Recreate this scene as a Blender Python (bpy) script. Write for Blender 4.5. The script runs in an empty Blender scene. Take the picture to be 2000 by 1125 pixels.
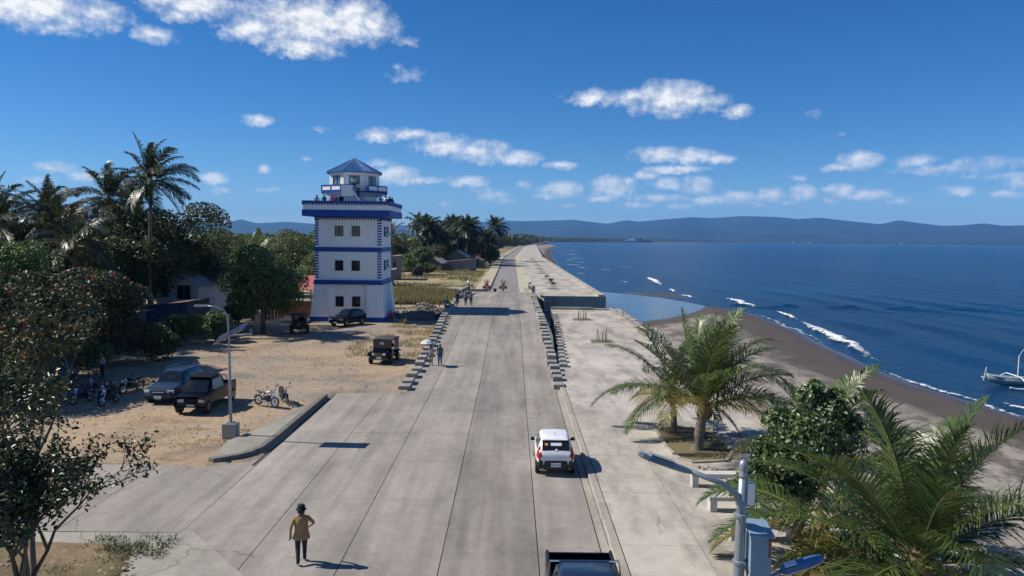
import bpy, math, random
import numpy as np
from mathutils import Vector, Matrix
R_ = math.radians
random.seed(7)
rng = np.random.default_rng(7)
SC = bpy.context.scene
COL = SC.collection

# ------------------------------------------------------------------ camera
CAM_H, CAM_F, CAM_P, CAM_R = 9.7, 1510.0, R_(3.69), R_(0.7)      # focal length in pixels of a 2000 px wide picture
cam_d = bpy.data.cameras.new('camera')
cam_d.sensor_width = 36.0
cam_d.lens = 36.0 * CAM_F / 2000.0
cam_d.clip_start = 0.1
cam_d.clip_end = 80000
cam = bpy.data.objects.new('camera', cam_d)
COL.objects.link(cam)
cam.matrix_world = (Matrix.Translation((0, 0, CAM_H)) @ Matrix.Rotation(math.pi / 2 - CAM_P, 4, 'X')
                    @ Matrix.Rotation(CAM_R, 4, 'Z'))
SC.camera = cam
SC.view_settings.view_transform = 'Standard'
SC.view_settings.look = 'None'
SC.view_settings.exposure = 0.22
SC.view_settings.gamma = 1.0
SC.cycles.use_denoising = True
SC.cycles.max_bounces = 6
SC.cycles.diffuse_bounces = 3
SC.cycles.glossy_bounces = 3
SC.cycles.transparent_max_bounces = 12
SC.cycles.volume_bounces = 1

# ------------------------------------------------------------------ sun and sky
SUN = Vector((-1.08, 0.13, 1.0)).normalized()
SUN_STRENGTH, SKY_STRENGTH = 5.0, 0.09
sl = bpy.data.lights.new('sun', 'SUN')
sl.energy = SUN_STRENGTH
sl.angle = R_(0.5)
sl.color = (1.0, 0.93, 0.82)
so = bpy.data.objects.new('sun', sl)
COL.objects.link(so)
so.rotation_euler = SUN.to_track_quat('Z', 'Y').to_euler()

def pix_dir(x, y):
    p, r = CAM_P, CAM_R
    fw = Vector((0, math.cos(p), -math.sin(p))); u0 = Vector((0, math.sin(p), math.cos(p))); r0 = Vector((1, 0, 0))
    rt = r0 * math.cos(r) + u0 * math.sin(r); up = u0 * math.cos(r) - r0 * math.sin(r)
    return (fw * CAM_F + rt * (x - 1000) + up * (562.5 - y)).normalized()

def world_sky():
    w = bpy.data.worlds.new('World'); SC.world = w; w.use_nodes = True
    nt = w.node_tree; N = nt.nodes; L = nt.links; N.clear()
    out = N.new('ShaderNodeOutputWorld'); bg = N.new('ShaderNodeBackground'); bg.inputs[1].default_value = 1.0
    L.new(bg.outputs[0], out.inputs[0])
    sky = N.new('ShaderNodeTexSky'); sky.sky_type = 'NISHITA'; sky.sun_disc = False
    sky.sun_elevation = math.asin(SUN.z); sky.sun_rotation = math.atan2(SUN.x, SUN.y)
    sky.air_density = 1.0; sky.dust_density = 0.0; sky.ozone_density = 6.0; sky.altitude = 2500
    sc = N.new('ShaderNodeVectorMath'); sc.operation = 'SCALE'; sc.inputs['Scale'].default_value = SKY_STRENGTH
    L.new(sky.outputs[0], sc.inputs[0])
    hs = N.new('ShaderNodeHueSaturation'); hs.inputs['Saturation'].default_value = 1.24; hs.inputs['Hue'].default_value = 0.503
    L.new(sc.outputs[0], hs.inputs['Color'])
    tc = N.new('ShaderNodeTexCoord'); sp = N.new('ShaderNodeSeparateXYZ'); L.new(tc.outputs['Generated'], sp.inputs[0])
    def M(op, a, b=None, c=None, clamp=False):
        n = N.new('ShaderNodeMath'); n.operation = op; n.use_clamp = clamp
        for i, v in enumerate((a, b, c)):
            if v is None: continue
            if isinstance(v, (int, float)): n.inputs[i].default_value = v
            else: L.new(v, n.inputs[i])
        return n.outputs[0]
    az = M('ARCTAN2', sp.outputs[0], sp.outputs[1]); el = M('ARCSINE', sp.outputs[2])
    cb = N.new('ShaderNodeCombineXYZ'); L.new(az, cb.inputs[0]); L.new(el, cb.inputs[1])
    P = cb.outputs[0]
    def noise(scale, sx, sy, det, off=(0, 0, 0), rough=0.6):
        mp = N.new('ShaderNodeMapping'); mp.inputs['Scale'].default_value = (sx, sy, 1); mp.inputs['Location'].default_value = off
        L.new(P, mp.inputs['Vector']); n = N.new('ShaderNodeTexNoise'); n.inputs['Scale'].default_value = scale
        n.inputs['Detail'].default_value = det; n.inputs['Roughness'].default_value = rough
        L.new(mp.outputs[0], n.inputs['Vector']); return n.outputs['Fac']
    # the clouds in view: centre and radii of each puff as seen from the road (px of a 2000 px picture), amount
    PUFF = [(60,10,150,40,1),(190,28,70,24,.7),(100,52,38,15,.7),(215,50,30,15,.6),(300,68,48,17,.75),(375,8,100,26,1),(345,28,45,16,.8),
        (490,52,70,32,.9),(600,42,135,46,1.15),(690,42,92,44,1.1),(590,92,90,22,.9),(790,82,36,14,.45),(795,143,42,16,.42),(505,234,30,11,.95),
        (416,348,26,11,.95),(433,373,20,6,.6),(514,330,15,8,.8),(525,370,24,6,.45),(105,327,36,9,.7),(76,350,30,8,.6),(166,345,28,10,.7),(630,253,24,6,.3),(597,310,14,5,.4),
        (735,264,48,13,.9),(800,262,45,11,.85),(868,284,60,21,1),(940,298,68,21,1),(1010,309,48,14,.9),(1095,323,32,8,.8),(775,343,44,17,.95),
        (822,352,46,8,.8),(915,354,40,11,.85),(960,380,38,13,.6),(1022,362,18,9,.7),(745,318,30,10,.5),
        (1160,190,60,15,.8),(1240,190,50,16,.8),(1305,192,82,30,1),(1365,200,62,17,.9),(1440,217,28,13,.8),(1590,220,22,9,.3),(1640,260,16,6,.25),
        (1285,302,52,14,.95),(1345,306,55,14,.95),(1405,310,34,9,.8),(1320,331,60,8,.85),(1265,344,24,9,.8),
        (1095,370,46,15,.9),(1192,366,46,19,1),(1172,388,36,7,.8),(1070,382,30,8,.6),(1300,360,36,12,.8),(1362,364,30,18,.95),(1285,386,60,9,.6),
        (1390,390,56,10,.75),(1442,385,34,12,.75),(1507,381,28,12,.9),(1568,377,26,14,.8),(1556,347,24,7,.5),(1642,374,28,13,.9),(1696,380,44,12,.8),
        (1680,314,38,15,.85),(1642,328,32,7,.7),(1790,315,36,12,.6),(1850,330,80,11,.45),(1935,318,60,11,.5),(1872,373,28,9,.8),(1968,380,26,7,.7),(1995,357,22,11,.7),(1950,345,60,8,.35),(1240,400,40,6,.6),(1330,402,30,6,.6),(1470,398,30,6,.5),(1110,402,22,6,.5),(990,392,26,7,.5),(1540,396,26,5,.5),(1620,392,22,6,.5),(1760,392,24,6,.4),(880,398,24,5,.4),(1225,355,22,8,.7)]
    nz = noise(38, 1, 1.25, 7, (3.1, 7.7, 0), .6)
    nf = noise(95, 1, 1.1, 4, (1.1, 2.7, 0), .6)
    wx = M('MULTIPLY_ADD', nz, 0.016, -0.008); wy = M('MULTIPLY_ADD', nf, 0.008, -0.004)
    cw = N.new('ShaderNodeCombineXYZ'); L.new(wx, cw.inputs[0]); L.new(wy, cw.inputs[1])
    va = N.new('ShaderNodeVectorMath'); va.operation = 'ADD'; L.new(P, va.inputs[0]); L.new(cw.outputs[0], va.inputs[1])
    field = None
    for (x, y, rx, ry, a) in PUFF:
        d = pix_dir(x, y); a0 = math.atan2(d.x, d.y); e0 = math.asin(d.z)
        q = 1.12 if y < 120 else 1.3; a = a * (1.0 if y < 300 else 1.3); kx = CAM_F / (rx * q); ky = CAM_F / (ry * q * 1.1)
        n = N.new('ShaderNodeVectorMath'); n.operation = 'MULTIPLY_ADD'
        n.inputs[1].default_value = (kx, ky, 0); n.inputs[2].default_value = (-a0 * kx, -e0 * ky, 0)
        L.new(va.outputs[0], n.inputs[0])
        ln = N.new('ShaderNodeVectorMath'); ln.operation = 'LENGTH'; L.new(n.outputs[0], ln.inputs[0])
        v = M('MULTIPLY_ADD', ln.outputs['Value'], -a, a)
        field = v if field is None else M('MAXIMUM', field, v)
    # the rest of the sky, outside the puffs listed above: unseen cumulus of the same kind, cover thickened to raise the ambient light
    gen = noise(7, 1, 2.6, 7, (9.3, 4.2, 0), .62)
    aa = M('ABSOLUTE', az); side = M('MULTIPLY', M('SUBTRACT', aa, 0.66), 8.0, clamp=True)
    high = M('MULTIPLY', M('SUBTRACT', el, 0.36), 8.0, clamp=True)
    g2 = M('MULTIPLY', M('MULTIPLY', M('SUBTRACT', gen, 0.53), 4.0), M('MAXIMUM', side, high))
    field = M('MAXIMUM', field, g2)
    nd = M('ADD', M('MULTIPLY_ADD', nz, 1.15, -0.575), M('MULTIPLY_ADD', nf, 0.6, -0.3))
    dens = M('MULTIPLY', M('ADD', M('SUBTRACT', field, 0.10), nd), 1.35, clamp=True)
    has = M('MULTIPLY', field, 6.0, clamp=True)
    dens = M('MULTIPLY', dens, has)
    above = M('MULTIPLY', el, 60.0, clamp=True)
    dens = M('MULTIPLY', dens, above)
    # towards the sun side the billows are white, away from it blue grey
    nz2 = nz
    n3 = N.new('ShaderNodeTexNoise'); n3.inputs['Scale'].default_value = 38; n3.inputs['Detail'].default_value = 7; n3.inputs['Roughness'].default_value = .6
    mp3 = N.new('ShaderNodeMapping'); mp3.inputs['Scale'].default_value = (1, 1.25, 1); mp3.inputs['Location'].default_value = (3.1 - 0.005, 7.7 + 0.008, 0)
    L.new(P, mp3.inputs['Vector']); L.new(mp3.outputs[0], n3.inputs['Vector'])
    rel = M('MULTIPLY', M('SUBTRACT', nz2, n3.outputs['Fac']), 2.6)
    lit = M('ADD', M('MULTIPLY_ADD', dens, 0.30, 0.48), rel, clamp=True)
    cr = N.new('ShaderNodeMix'); cr.data_type = 'RGBA'
    cr.inputs[6].default_value = (0.38, 0.47, 0.58, 1); cr.inputs[7].default_value = (0.90, 0.90, 0.90, 1)
    L.new(lit, cr.inputs[0])
    low = M('MULTIPLY_ADD', el, 3.2, 0.52, clamp=True)
    fac = M('MULTIPLY', M('MULTIPLY', dens, low), 0.96)
    mx = N.new('ShaderNodeMix'); mx.data_type = 'RGBA'
    L.new(fac, mx.inputs[0]); L.new(hs.outputs[0], mx.inputs[6]); L.new(cr.outputs[2], mx.inputs[7])
    L.new(mx.outputs[2], bg.inputs[0])
    w.cycles.sampling_method = 'MANUAL'; w.cycles.sample_map_resolution = 512
world_sky()

# ------------------------------------------------------------------ helpers
MATS = {}
def mat(name, col, rough=0.8, var=0.15, scale=3.0, bump=0.0, bscale=20.0, col2=None, metal=0.0, spec=0.4, space='pos', stretch=(1, 1, 1), coat=0.0, rnd=0.0, bdist=0.02):
    if name in MATS: return MATS[name]
    m = bpy.data.materials.new(name); m.use_nodes = True; MATS[name] = m
    nt = m.node_tree; N = nt.nodes; L = nt.links; b = N['Principled BSDF']
    b.inputs['Roughness'].default_value = rough; b.inputs['Metallic'].default_value = metal
    b.inputs['Specular IOR Level'].default_value = spec; b.inputs['Coat Weight'].default_value = coat
    if space == 'pos': src = N.new('ShaderNodeNewGeometry').outputs['Position']
    else: src = N.new('ShaderNodeTexCoord').outputs['Object']
    mp = N.new('ShaderNodeMapping'); mp.inputs['Scale'].default_value = stretch; L.new(src, mp.inputs['Vector'])
    n1 = N.new('ShaderNodeTexNoise'); n1.inputs['Scale'].default_value = scale; n1.inputs['Detail'].default_value = 6; n1.inputs['Roughness'].default_value = .65
    L.new(mp.outputs[0], n1.inputs['Vector'])
    rp = N.new('ShaderNodeValToRGB'); rp.color_ramp.elements[0].position = .3; rp.color_ramp.elements[1].position = .7
    c2 = col2 if col2 else [min(1, c * (1 + var)) for c in col]
    c1 = col if col2 else [c * (1 - var) for c in col]
    rp.color_ramp.elements[0].color = (*c1, 1); rp.color_ramp.elements[1].color = (*c2, 1)
    L.new(n1.outputs['Fac'], rp.inputs['Fac']); c = rp.outputs['Color']
    if rnd:
        oi = N.new('ShaderNodeObjectInfo'); hv = N.new('ShaderNodeHueSaturation')
        mr = N.new('ShaderNodeMapRange'); mr.inputs[3].default_value = 1 - rnd; mr.inputs[4].default_value = 1 + rnd
        L.new(oi.outputs['Random'], mr.inputs[0]); L.new(mr.outputs[0], hv.inputs['Value']); L.new(c, hv.inputs['Color']); c = hv.outputs['Color']
    L.new(c, b.inputs['Base Color'])
    if bump:
        n2 = N.new('ShaderNodeTexNoise'); n2.inputs['Scale'].default_value = bscale; n2.inputs['Detail'].default_value = 4
        L.new(src, n2.inputs['Vector']); bm = N.new('ShaderNodeBump'); bm.inputs['Strength'].default_value = bump; bm.inputs['Distance'].default_value = bdist
        L.new(n2.outputs['Fac'], bm.inputs['Height']); L.new(bm.outputs[0], b.inputs['Normal'])
    return m

def flat(name, col, rough=0.5, metal=0.0, spec=0.5, coat=0.0, emit=0.0):
    if name in MATS: return MATS[name]
    return mat(name, col, rough, 0.07, 2.5, 0, metal=metal, spec=spec, space='obj', coat=coat)

class MB:
    """collects faces; build() links them as one mesh object"""
    def __init__(s): s.v = []; s.f = []; s.m = []
    def add(s, vs, fs, mi=0):
        o = len(s.v); s.v.extend([tuple(v) for v in vs])
        for f in fs: s.f.append(tuple(i + o for i in f)); s.m.append(mi)
        return s
    def box(s, c, d, rz=0.0, mi=0, rot=None, taper=1.0):
        x, y, z = d[0] / 2, d[1] / 2, d[2] / 2
        vs = [Vector((sx * x * (taper if sz > 0 else 1), sy * y * (taper if sz > 0 else 1), sz * z)) for sz in (-1, 1) for sy in (-1, 1) for sx in (-1, 1)]
        m = rot if rot is not None else Matrix.Rotation(rz, 3, 'Z')
        c = Vector(c)
        return s.add([m @ v + c for v in vs], [(0, 2, 3, 1), (4, 5, 7, 6), (0, 1, 5, 4), (2, 6, 7, 3), (0, 4, 6, 2), (1, 3, 7, 5)], mi)
    def bbox(s, x0, x1, y0, y1, z0, z1, mi=0):
        return s.box(((x0 + x1) / 2, (y0 + y1) / 2, (z0 + z1) / 2), (x1 - x0, y1 - y0, z1 - z0), 0, mi)
    def tube(s, pts, rad, n=8, mi=0, cap=True):
        pts = [Vector(p) for p in pts]; k = len(pts)
        if isinstance(rad, (int, float)): rad = [rad] * k
        rings = []; t0 = (pts[1] - pts[0]).normalized(); u = t0.orthogonal().normalized()
        for i in range(k):
            t = (pts[min(i + 1, k - 1)] - pts[max(i - 1, 0)]).normalized()
            u = (u - t * u.dot(t)).normalized(); w = t.cross(u)
            rings.append([pts[i] + (u * math.cos(2 * math.pi * j / n) + w * math.sin(2 * math.pi * j / n)) * rad[i] for j in range(n)])
        return s.loft(rings, mi, cap)
    def loft(s, rings, mi=0, cap=True, closed=True):
        n = len(rings[0]); vs = [v for r in rings for v in r]; fs = []
        for i in range(len(rings) - 1):
            for j in range(n if closed else n - 1):
                a = i * n + j; b = i * n + (j + 1) % n
                fs.append((a, b, b + n, a + n))
        if cap and closed:
            fs.append(tuple(range(n - 1, -1, -1))); fs.append(tuple(range((len(rings) - 1) * n, len(rings) * n)))
        return s.add(vs, fs, mi)
    def lathe(s, prof, n=16, c=(0, 0, 0), mi=0, ph=0.0):
        rings = [[(c[0] + r * math.cos(2 * math.pi * j / n + ph), c[1] + r * math.sin(2 * math.pi * j / n + ph), c[2] + z) for j in range(n)] for r, z in prof]
        return s.loft(rings, mi)
    def prism(s, poly, z0, z1, mi=0):
        n = len(poly); vs = [(x, y, z0) for x, y in poly] + [(x, y, z1) for x, y in poly]
        fs = [tuple(range(n - 1, -1, -1)), tuple(range(n, 2 * n))] + [(i, (i + 1) % n, (i + 1) % n + n, i + n) for i in range(n)]
        return s.add(vs, fs, mi)
    def torus(s, c, R, r, axis='X', n=20, k=8, mi=0):
        rings = []
        for i in range(n + 1):
            a = 2 * math.pi * i / n; ring = []
            for j in range(k):
                b = 2 * math.pi * j / k; q = R + r * math.cos(b); h = r * math.sin(b)
                p = {'X': (h, q * math.cos(a), q * math.sin(a)), 'Y': (q * math.cos(a), h, q * math.sin(a)), 'Z': (q * math.cos(a), q * math.sin(a), h)}[axis]
                ring.append((p[0] + c[0], p[1] + c[1], p[2] + c[2]))
            rings.append(ring)
        return s.loft(rings, mi, cap=False)
    def mesh(s, name, mats, smooth=False):
        me = bpy.data.meshes.new(name); me.from_pydata(s.v, [], s.f)
        for m in (mats if isinstance(mats, (list, tuple)) else [mats]): me.materials.append(m)
        if any(s.m): me.polygons.foreach_set('material_index', s.m)
        if smooth:
            me.polygons.foreach_set('use_smooth', [True] * len(me.polygons))
        me.update(); return me
    def build(s, name, mats, parent=None, smooth=False, loc=None):
        return link(name, s.mesh(name, mats, smooth), parent, loc)

def link(name, me, parent=None, loc=None, rz=None):
    o = bpy.data.objects.new(name, me); COL.objects.link(o)
    if parent is not None: o.parent = parent
    if loc is not None: o.location = loc
    if rz is not None: o.rotation_euler = (0, 0, rz)
    return o
def tag(o, label, cat, group=None, kind=None):
    o['label'] = label; o['category'] = cat
    if group: o['group'] = group
    if kind: o['kind'] = kind
    return o
def struct(o, label=None):
    o['kind'] = 'structure'
    if label: o['label'] = label
    return o
def empty(name, loc, rz=0.0):
    o = bpy.data.objects.new(name, None); COL.objects.link(o); o.location = loc; o.rotation_euler = (0, 0, rz)
    o.empty_display_size = .2
    return o
def copy_tree(o, parent=None):
    c = o.copy(); COL.objects.link(c); c.parent = parent
    for ch in [x for x in o.children]: copy_tree(ch, c)
    return c
_ORD = 'first second third fourth fifth sixth seventh eighth ninth tenth eleventh twelfth thirteenth fourteenth fifteenth sixteenth seventeenth eighteenth nineteenth'.split()
_TEN = {2: 'twent', 3: 'thirt', 4: 'fort'}
def nth(i):
    i += 1
    if i < 20: return _ORD[i - 1]
    t, u = divmod(i, 10)
    return _TEN[t] + ('ieth' if u == 0 else 'y-' + _ORD[u - 1])
def np_mesh(name, V, F, mats, smooth=False):
    """V (n,3), F (m,4) quads or (m,3) triangles as numpy arrays"""
    me = bpy.data.meshes.new(name); k = F.shape[1]
    me.vertices.add(len(V)); me.vertices.foreach_set('co', np.ascontiguousarray(V, dtype=np.float32).ravel())
    me.loops.add(F.size); me.loops.foreach_set('vertex_index', np.ascontiguousarray(F, dtype=np.int32).ravel())
    me.polygons.add(len(F)); me.polygons.foreach_set('loop_start', np.arange(0, F.size, k, dtype=np.int32))
    me.polygons.foreach_set('loop_total', np.full(len(F), k, dtype=np.int32))
    for m in (mats if isinstance(mats, (list, tuple)) else [mats]): me.materials.append(m)
    if smooth: me.polygons.foreach_set('use_smooth', np.ones(len(F), dtype=bool))
    me.update(calc_edges=True); return me
def grid_mesh(name, X, Y, Z, mats, smooth=True):
    """X, Y, Z arrays of shape (ny, nx)"""
    ny, nx = X.shape
    V = np.stack([X, Y, Z], -1).reshape(-1, 3); i = np.arange(ny * nx).reshape(ny, nx)
    F = np.stack([i[:-1, :-1], i[:-1, 1:], i[1:, 1:], i[1:, :-1]], -1).reshape(-1, 4)
    return np_mesh(name, V, F, mats, smooth)
def vnoise(x, y, seed=0):
    """smooth value noise for arrays"""
    xi = np.floor(x).astype(np.int64); yi = np.floor(y).astype(np.int64); fx = x - xi; fy = y - yi
    fx = fx * fx * (3 - 2 * fx); fy = fy * fy * (3 - 2 * fy)
    def h(a, b):
        n = (a * 374761393 + b * 668265263 + seed * 1442695041) & 0x7fffffff
        n = ((n ^ (n >> 13)) * 1274126177) & 0x7fffffff
        return ((n ^ (n >> 16)) & 0xffff) / 65535.0
    return (h(xi, yi) * (1 - fx) + h(xi + 1, yi) * fx) * (1 - fy) + (h(xi, yi + 1) * (1 - fx) + h(xi + 1, yi + 1) * fx) * fy
def fbm(x, y, oct=4, seed=0):
    s = 0; a = .5
    for i in range(oct): s = s + a * vnoise(x * 2 ** i, y * 2 ** i, seed + i); a *= .5
    return s / (1 - .5 ** oct)
# ------------------------------------------------------------------ ground, road, promenade
def sstep(a, b, x):
    t = np.clip((np.asarray(x, float) - a) / (b - a), 0, 1); return t * t * (3 - 2 * t)
def zr(Y): return float(1.25 * sstep(47, 86, Y) - 0.9 * sstep(112, 146, Y))
def off(Y): return 0.026 * max(0.0, Y - 380.0)
def coast(Y): return np.interp(Y, [-200, 480, 900, 1200, 2000, 2700, 3300, 4600, 6300, 8500, 11000, 16000], [2.9, 2.9, 15, 40, 90, 130, 330, 900, 2000, 4500, 9000, 26000])

def concrete(name, c, c2, stain=0.5, streak=0.0, rnd=0.06):
    m = bpy.data.materials.new(name); m.use_nodes = True; MATS[name] = m
    nt = m.node_tree; N = nt.nodes; L = nt.links; b = N['Principled BSDF']; b.inputs['Roughness'].default_value = .82; b.inputs['Specular IOR Level'].default_value = .3
    pos = N.new('ShaderNodeNewGeometry').outputs['Position']
    def noise(sc, st, det=6, ro=.65, off=(0, 0, 0)):
        mp = N.new('ShaderNodeMapping'); mp.inputs['Scale'].default_value = st; mp.inputs['Location'].default_value = off; L.new(pos, mp.inputs['Vector'])
        n = N.new('ShaderNodeTexNoise'); n.inputs['Scale'].default_value = sc; n.inputs['Detail'].default_value = det; n.inputs['Roughness'].default_value = ro
        L.new(mp.outputs[0], n.inputs['Vector']); return n.outputs['Fac']
    def ramp(f, a, b_, ca, cb):
        r = N.new('ShaderNodeValToRGB'); r.color_ramp.elements[0].position = a; r.color_ramp.elements[1].position = b_
        r.color_ramp.elements[0].color = (*ca, 1); r.color_ramp.elements[1].color = (*cb, 1); L.new(f, r.inputs['Fac']); return r.outputs['Color']
    def mult(a, b_, f=1.0):
        x = N.new('ShaderNodeMix'); x.data_type = 'RGBA'; x.blend_type = 'MULTIPLY'; x.inputs[0].default_value = f
        L.new(a, x.inputs[6]); L.new(b_, x.inputs[7]); return x.outputs[2]
    col = ramp(noise(.16, (1, .6, 1)), .35, .68, c, c2)
    g = 1 - stain * .45
    col = mult(col, ramp(noise(.55, (1, .35, 1), 8, .7, (5, 2, 0)), .36, .56, (g, g, g * 1.01), (1, 1, 1)))
    col = mult(col, ramp(noise(2.2, (1, 1, 1), 6, .7), .3, .62, (.9, .9, .89), (1.06, 1.06, 1.06)))
    g2 = 1 - streak * .6
    if streak: col = mult(col, ramp(noise(1.1, (1, .035, 1), 4, .6, (1, 9, 0)), .4, .62, (g2, g2, g2), (1.05, 1.05, 1.05)))
    col = mult(col, ramp(noise(26, (1, 1, 1), 3, .6), .3, .55, (.86, .86, .86), (1.05, 1.05, 1.05)))
    col = mult(col, ramp(noise(.9, (1, 1, 1), 7, .8, (31, 12, 0)), .69, .74, (1, 1, 1), (.72, .70, .68)))
    col = mult(col, ramp(noise(5.5, (1, 1, 1), 5, .7, (3, 41, 0)), .70, .76, (1, 1, 1), (.55, .53, .52)))          # oil and gum spots
    wp = N.new('ShaderNodeVectorMath'); wp.operation = 'ADD'; nn = N.new('ShaderNodeTexNoise'); nn.inputs['Scale'].default_value = .8; nn.inputs['Detail'].default_value = 5; L.new(pos, nn.inputs['Vector'])
    L.new(pos, wp.inputs[0]); L.new(nn.outputs['Color'], wp.inputs[1])
    vo = N.new('ShaderNodeTexVoronoi'); vo.feature = 'DISTANCE_TO_EDGE'; vo.inputs['Scale'].default_value = .16; L.new(wp.outputs[0], vo.inputs['Vector'])
    ck = N.new('ShaderNodeMath'); ck.operation = 'ADD'; L.new(vo.outputs['Distance'], ck.inputs[0])
    mk = N.new('ShaderNodeMapRange'); mk.inputs[1].default_value = .46; mk.inputs[2].default_value = .54; mk.inputs[3].default_value = .02; mk.inputs[4].default_value = 0; L.new(noise(.11, (1, 1, 1), 3), mk.inputs[0]); L.new(mk.outputs[0], ck.inputs[1])
    col = mult(col, ramp(ck.outputs[0], .0015, .005, (.45, .43, .41), (1, 1, 1)), .75)                              # hair cracks
    oi = N.new('ShaderNodeObjectInfo'); hv = N.new('ShaderNodeHueSaturation'); mr = N.new('ShaderNodeMapRange')
    mr.inputs[3].default_value = 1 - rnd; mr.inputs[4].default_value = 1 + rnd; L.new(oi.outputs['Random'], mr.inputs[0]); L.new(mr.outputs[0], hv.inputs['Value'])
    L.new(col, hv.inputs['Color']); L.new(hv.outputs[0], b.inputs['Base Color'])
    bm = N.new('ShaderNodeBump'); bm.inputs['Strength'].default_value = .35; bm.inputs['Distance'].default_value = .01
    L.new(noise(18, (1, 1, 1), 5), bm.inputs['Height']); L.new(bm.outputs[0], b.inputs['Normal'])
    return m
M_road = concrete('road_concrete', (.295, .267, .236), (.37, .336, .298), .5, .3, .05)
M_road2 = concrete('road_concrete_worn', (.265, .24, .214), (.335, .305, .272), .55, .35, .05)
M_prom = concrete('promenade_concrete', (.41, .372, .325), (.54, .495, .435), .9, 0, .04)
M_kerb = concrete('kerb_concrete', (.33, .31, .26), (.43, .40, .34), .6)
M_block = concrete('block_concrete', (.30, .285, .26), (.40, .38, .34), .5, 0, .12)
M_joint = mat('joint_dirt', (.10, .092, .082), .95, .3, 8)
M_wall = mat('old_concrete', (.19, .18, .165), .9, .3, 1.2, .4, 9)
M_ground = mat('dry_field', (.12, .125, .05), .95, col2=(.36, .28, .16), scale=.06, bump=.6, bscale=3, bdist=.15)
M_sidewalk = concrete('sidewalk_concrete', (.29, .275, .235), (.37, .345, .295), .6)

# the wide land sheet
ys = np.concatenate([np.linspace(-60, 600, 67), np.geomspace(640, 16000, 40)])
us = np.concatenate([np.linspace(0, 1, 12) ** 2 * 120, np.geomspace(160, 16000, 14)])
Yg = np.repeat(ys[:, None], len(us), 1); Xg = coast(Yg) - us[None, :]
Zg = -.16 + 0 * Xg; Zg[:, 0] = np.where(ys > 900, -2.6, -.5); Zg = np.where((Yg > 900) & (us[None, :] > 0), 0.4, Zg)
struct(link('ground', grid_mesh('ground', Xg, Yg, Zg, M_ground)))

def dirt_mat(name, tan, gray, thr=.5, sc=.09):
    m = bpy.data.materials.new(name); m.use_nodes = True
    nt = m.node_tree; N = nt.nodes; L = nt.links; b = N['Principled BSDF']; b.inputs['Roughness'].default_value = .95; b.inputs['Specular IOR Level'].default_value = .15
    pos = N.new('ShaderNodeNewGeometry').outputs['Position']
    def noise(s, det=6, ro=.65, st=(1, 1, 1)):
        mp = N.new('ShaderNodeMapping'); mp.inputs['Scale'].default_value = st; L.new(pos, mp.inputs['Vector'])
        n = N.new('ShaderNodeTexNoise'); n.inputs['Scale'].default_value = s; n.inputs['Detail'].default_value = det; n.inputs['Roughness'].default_value = ro
        L.new(mp.outputs[0], n.inputs['Vector']); return n.outputs['Fac']
    r = N.new('ShaderNodeValToRGB'); e = r.color_ramp.elements; e[0].position = thr - .1; e[1].position = thr + .1; e[0].color = (*gray, 1); e[1].color = (*tan, 1)
    L.new(noise(sc, 7, .7), r.inputs['Fac'])
    r2 = N.new('ShaderNodeValToRGB'); e = r2.color_ramp.elements; e[0].position = .3; e[1].position = .62; e[0].color = (.74, .72, .70, 1); e[1].color = (1.08, 1.08, 1.08, 1)
    L.new(noise(2.4, 8, .75), r2.inputs['Fac'])
    mx = N.new('ShaderNodeMix'); mx.data_type = 'RGBA'; mx.blend_type = 'MULTIPLY'; mx.inputs[0].default_value = 1; L.new(r.outputs[0], mx.inputs[6]); L.new(r2.outputs[0], mx.inputs[7])
    r3 = N.new('ShaderNodeValToRGB'); e = r3.color_ramp.elements; e[0].position = .34; e[1].position = .5; e[0].color = (.74, .73, .72, 1); e[1].color = (1, 1, 1, 1)
    L.new(noise(.25, 7, .62, (1, 1.1, 1)), r3.inputs['Fac'])
    m2 = N.new('ShaderNodeMix'); m2.data_type = 'RGBA'; m2.blend_type = 'MULTIPLY'; m2.inputs[0].default_value = 1; L.new(mx.outputs[2], m2.inputs[6]); L.new(r3.outputs[0], m2.inputs[7])
    L.new(m2.outputs[2], b.inputs['Base Color'])
    bm = N.new('ShaderNodeBump'); bm.inputs['Strength'].default_value = .9; bm.inputs['Distance'].default_value = .08; L.new(noise(3.5, 8, .7), bm.inputs['Height']); L.new(bm.outputs[0], b.inputs['Normal'])
    return m
M_dirt = dirt_mat('dirt_lot', (.42, .315, .21), (.29, .26, .225), .47)
M_sandy = dirt_mat('sandy_field', (.40, .32, .215), (.26, .25, .115), .46, .05)
X, Y = np.meshgrid(np.arange(-75, -6.4, .5), np.arange(30, 104.6, .5))
Z = .02 + .22 * fbm(X * .22, Y * .22, 4, 3) - .1 + .05 * fbm(X * 1.3, Y * 1.3, 2, 9)
edge = 31.9 + 1.1 * (fbm(X * .5, Y * 0, 3, 5) - .5) * 2
Z = np.where((X > -11.0) & (Y < 47.6 + .9 * (vnoise(X * .8, X * 0, 4) - .5)), -.3, Z); Z = np.where(Y < edge, -.3, Z)
struct(link('dirt_lot', grid_mesh('dirt_lot', X, Y, Z, M_dirt)))
X, Y = np.meshgrid(np.arange(-75, -6.2, 1.5), np.concatenate([np.arange(104.5, 260, 2), np.arange(262, 700, 10)]))
X = np.where(X > -7.6, -6.62 + np.vectorize(off)(Y), X)
Z = .02 + .5 * fbm(X * .06, Y * .05, 4, 13) - .15; Z = np.where(X > -10, .2, Z)
struct(link('sandy_field', grid_mesh('sandy_field', X, Y, Z, M_sandy)))

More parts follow.
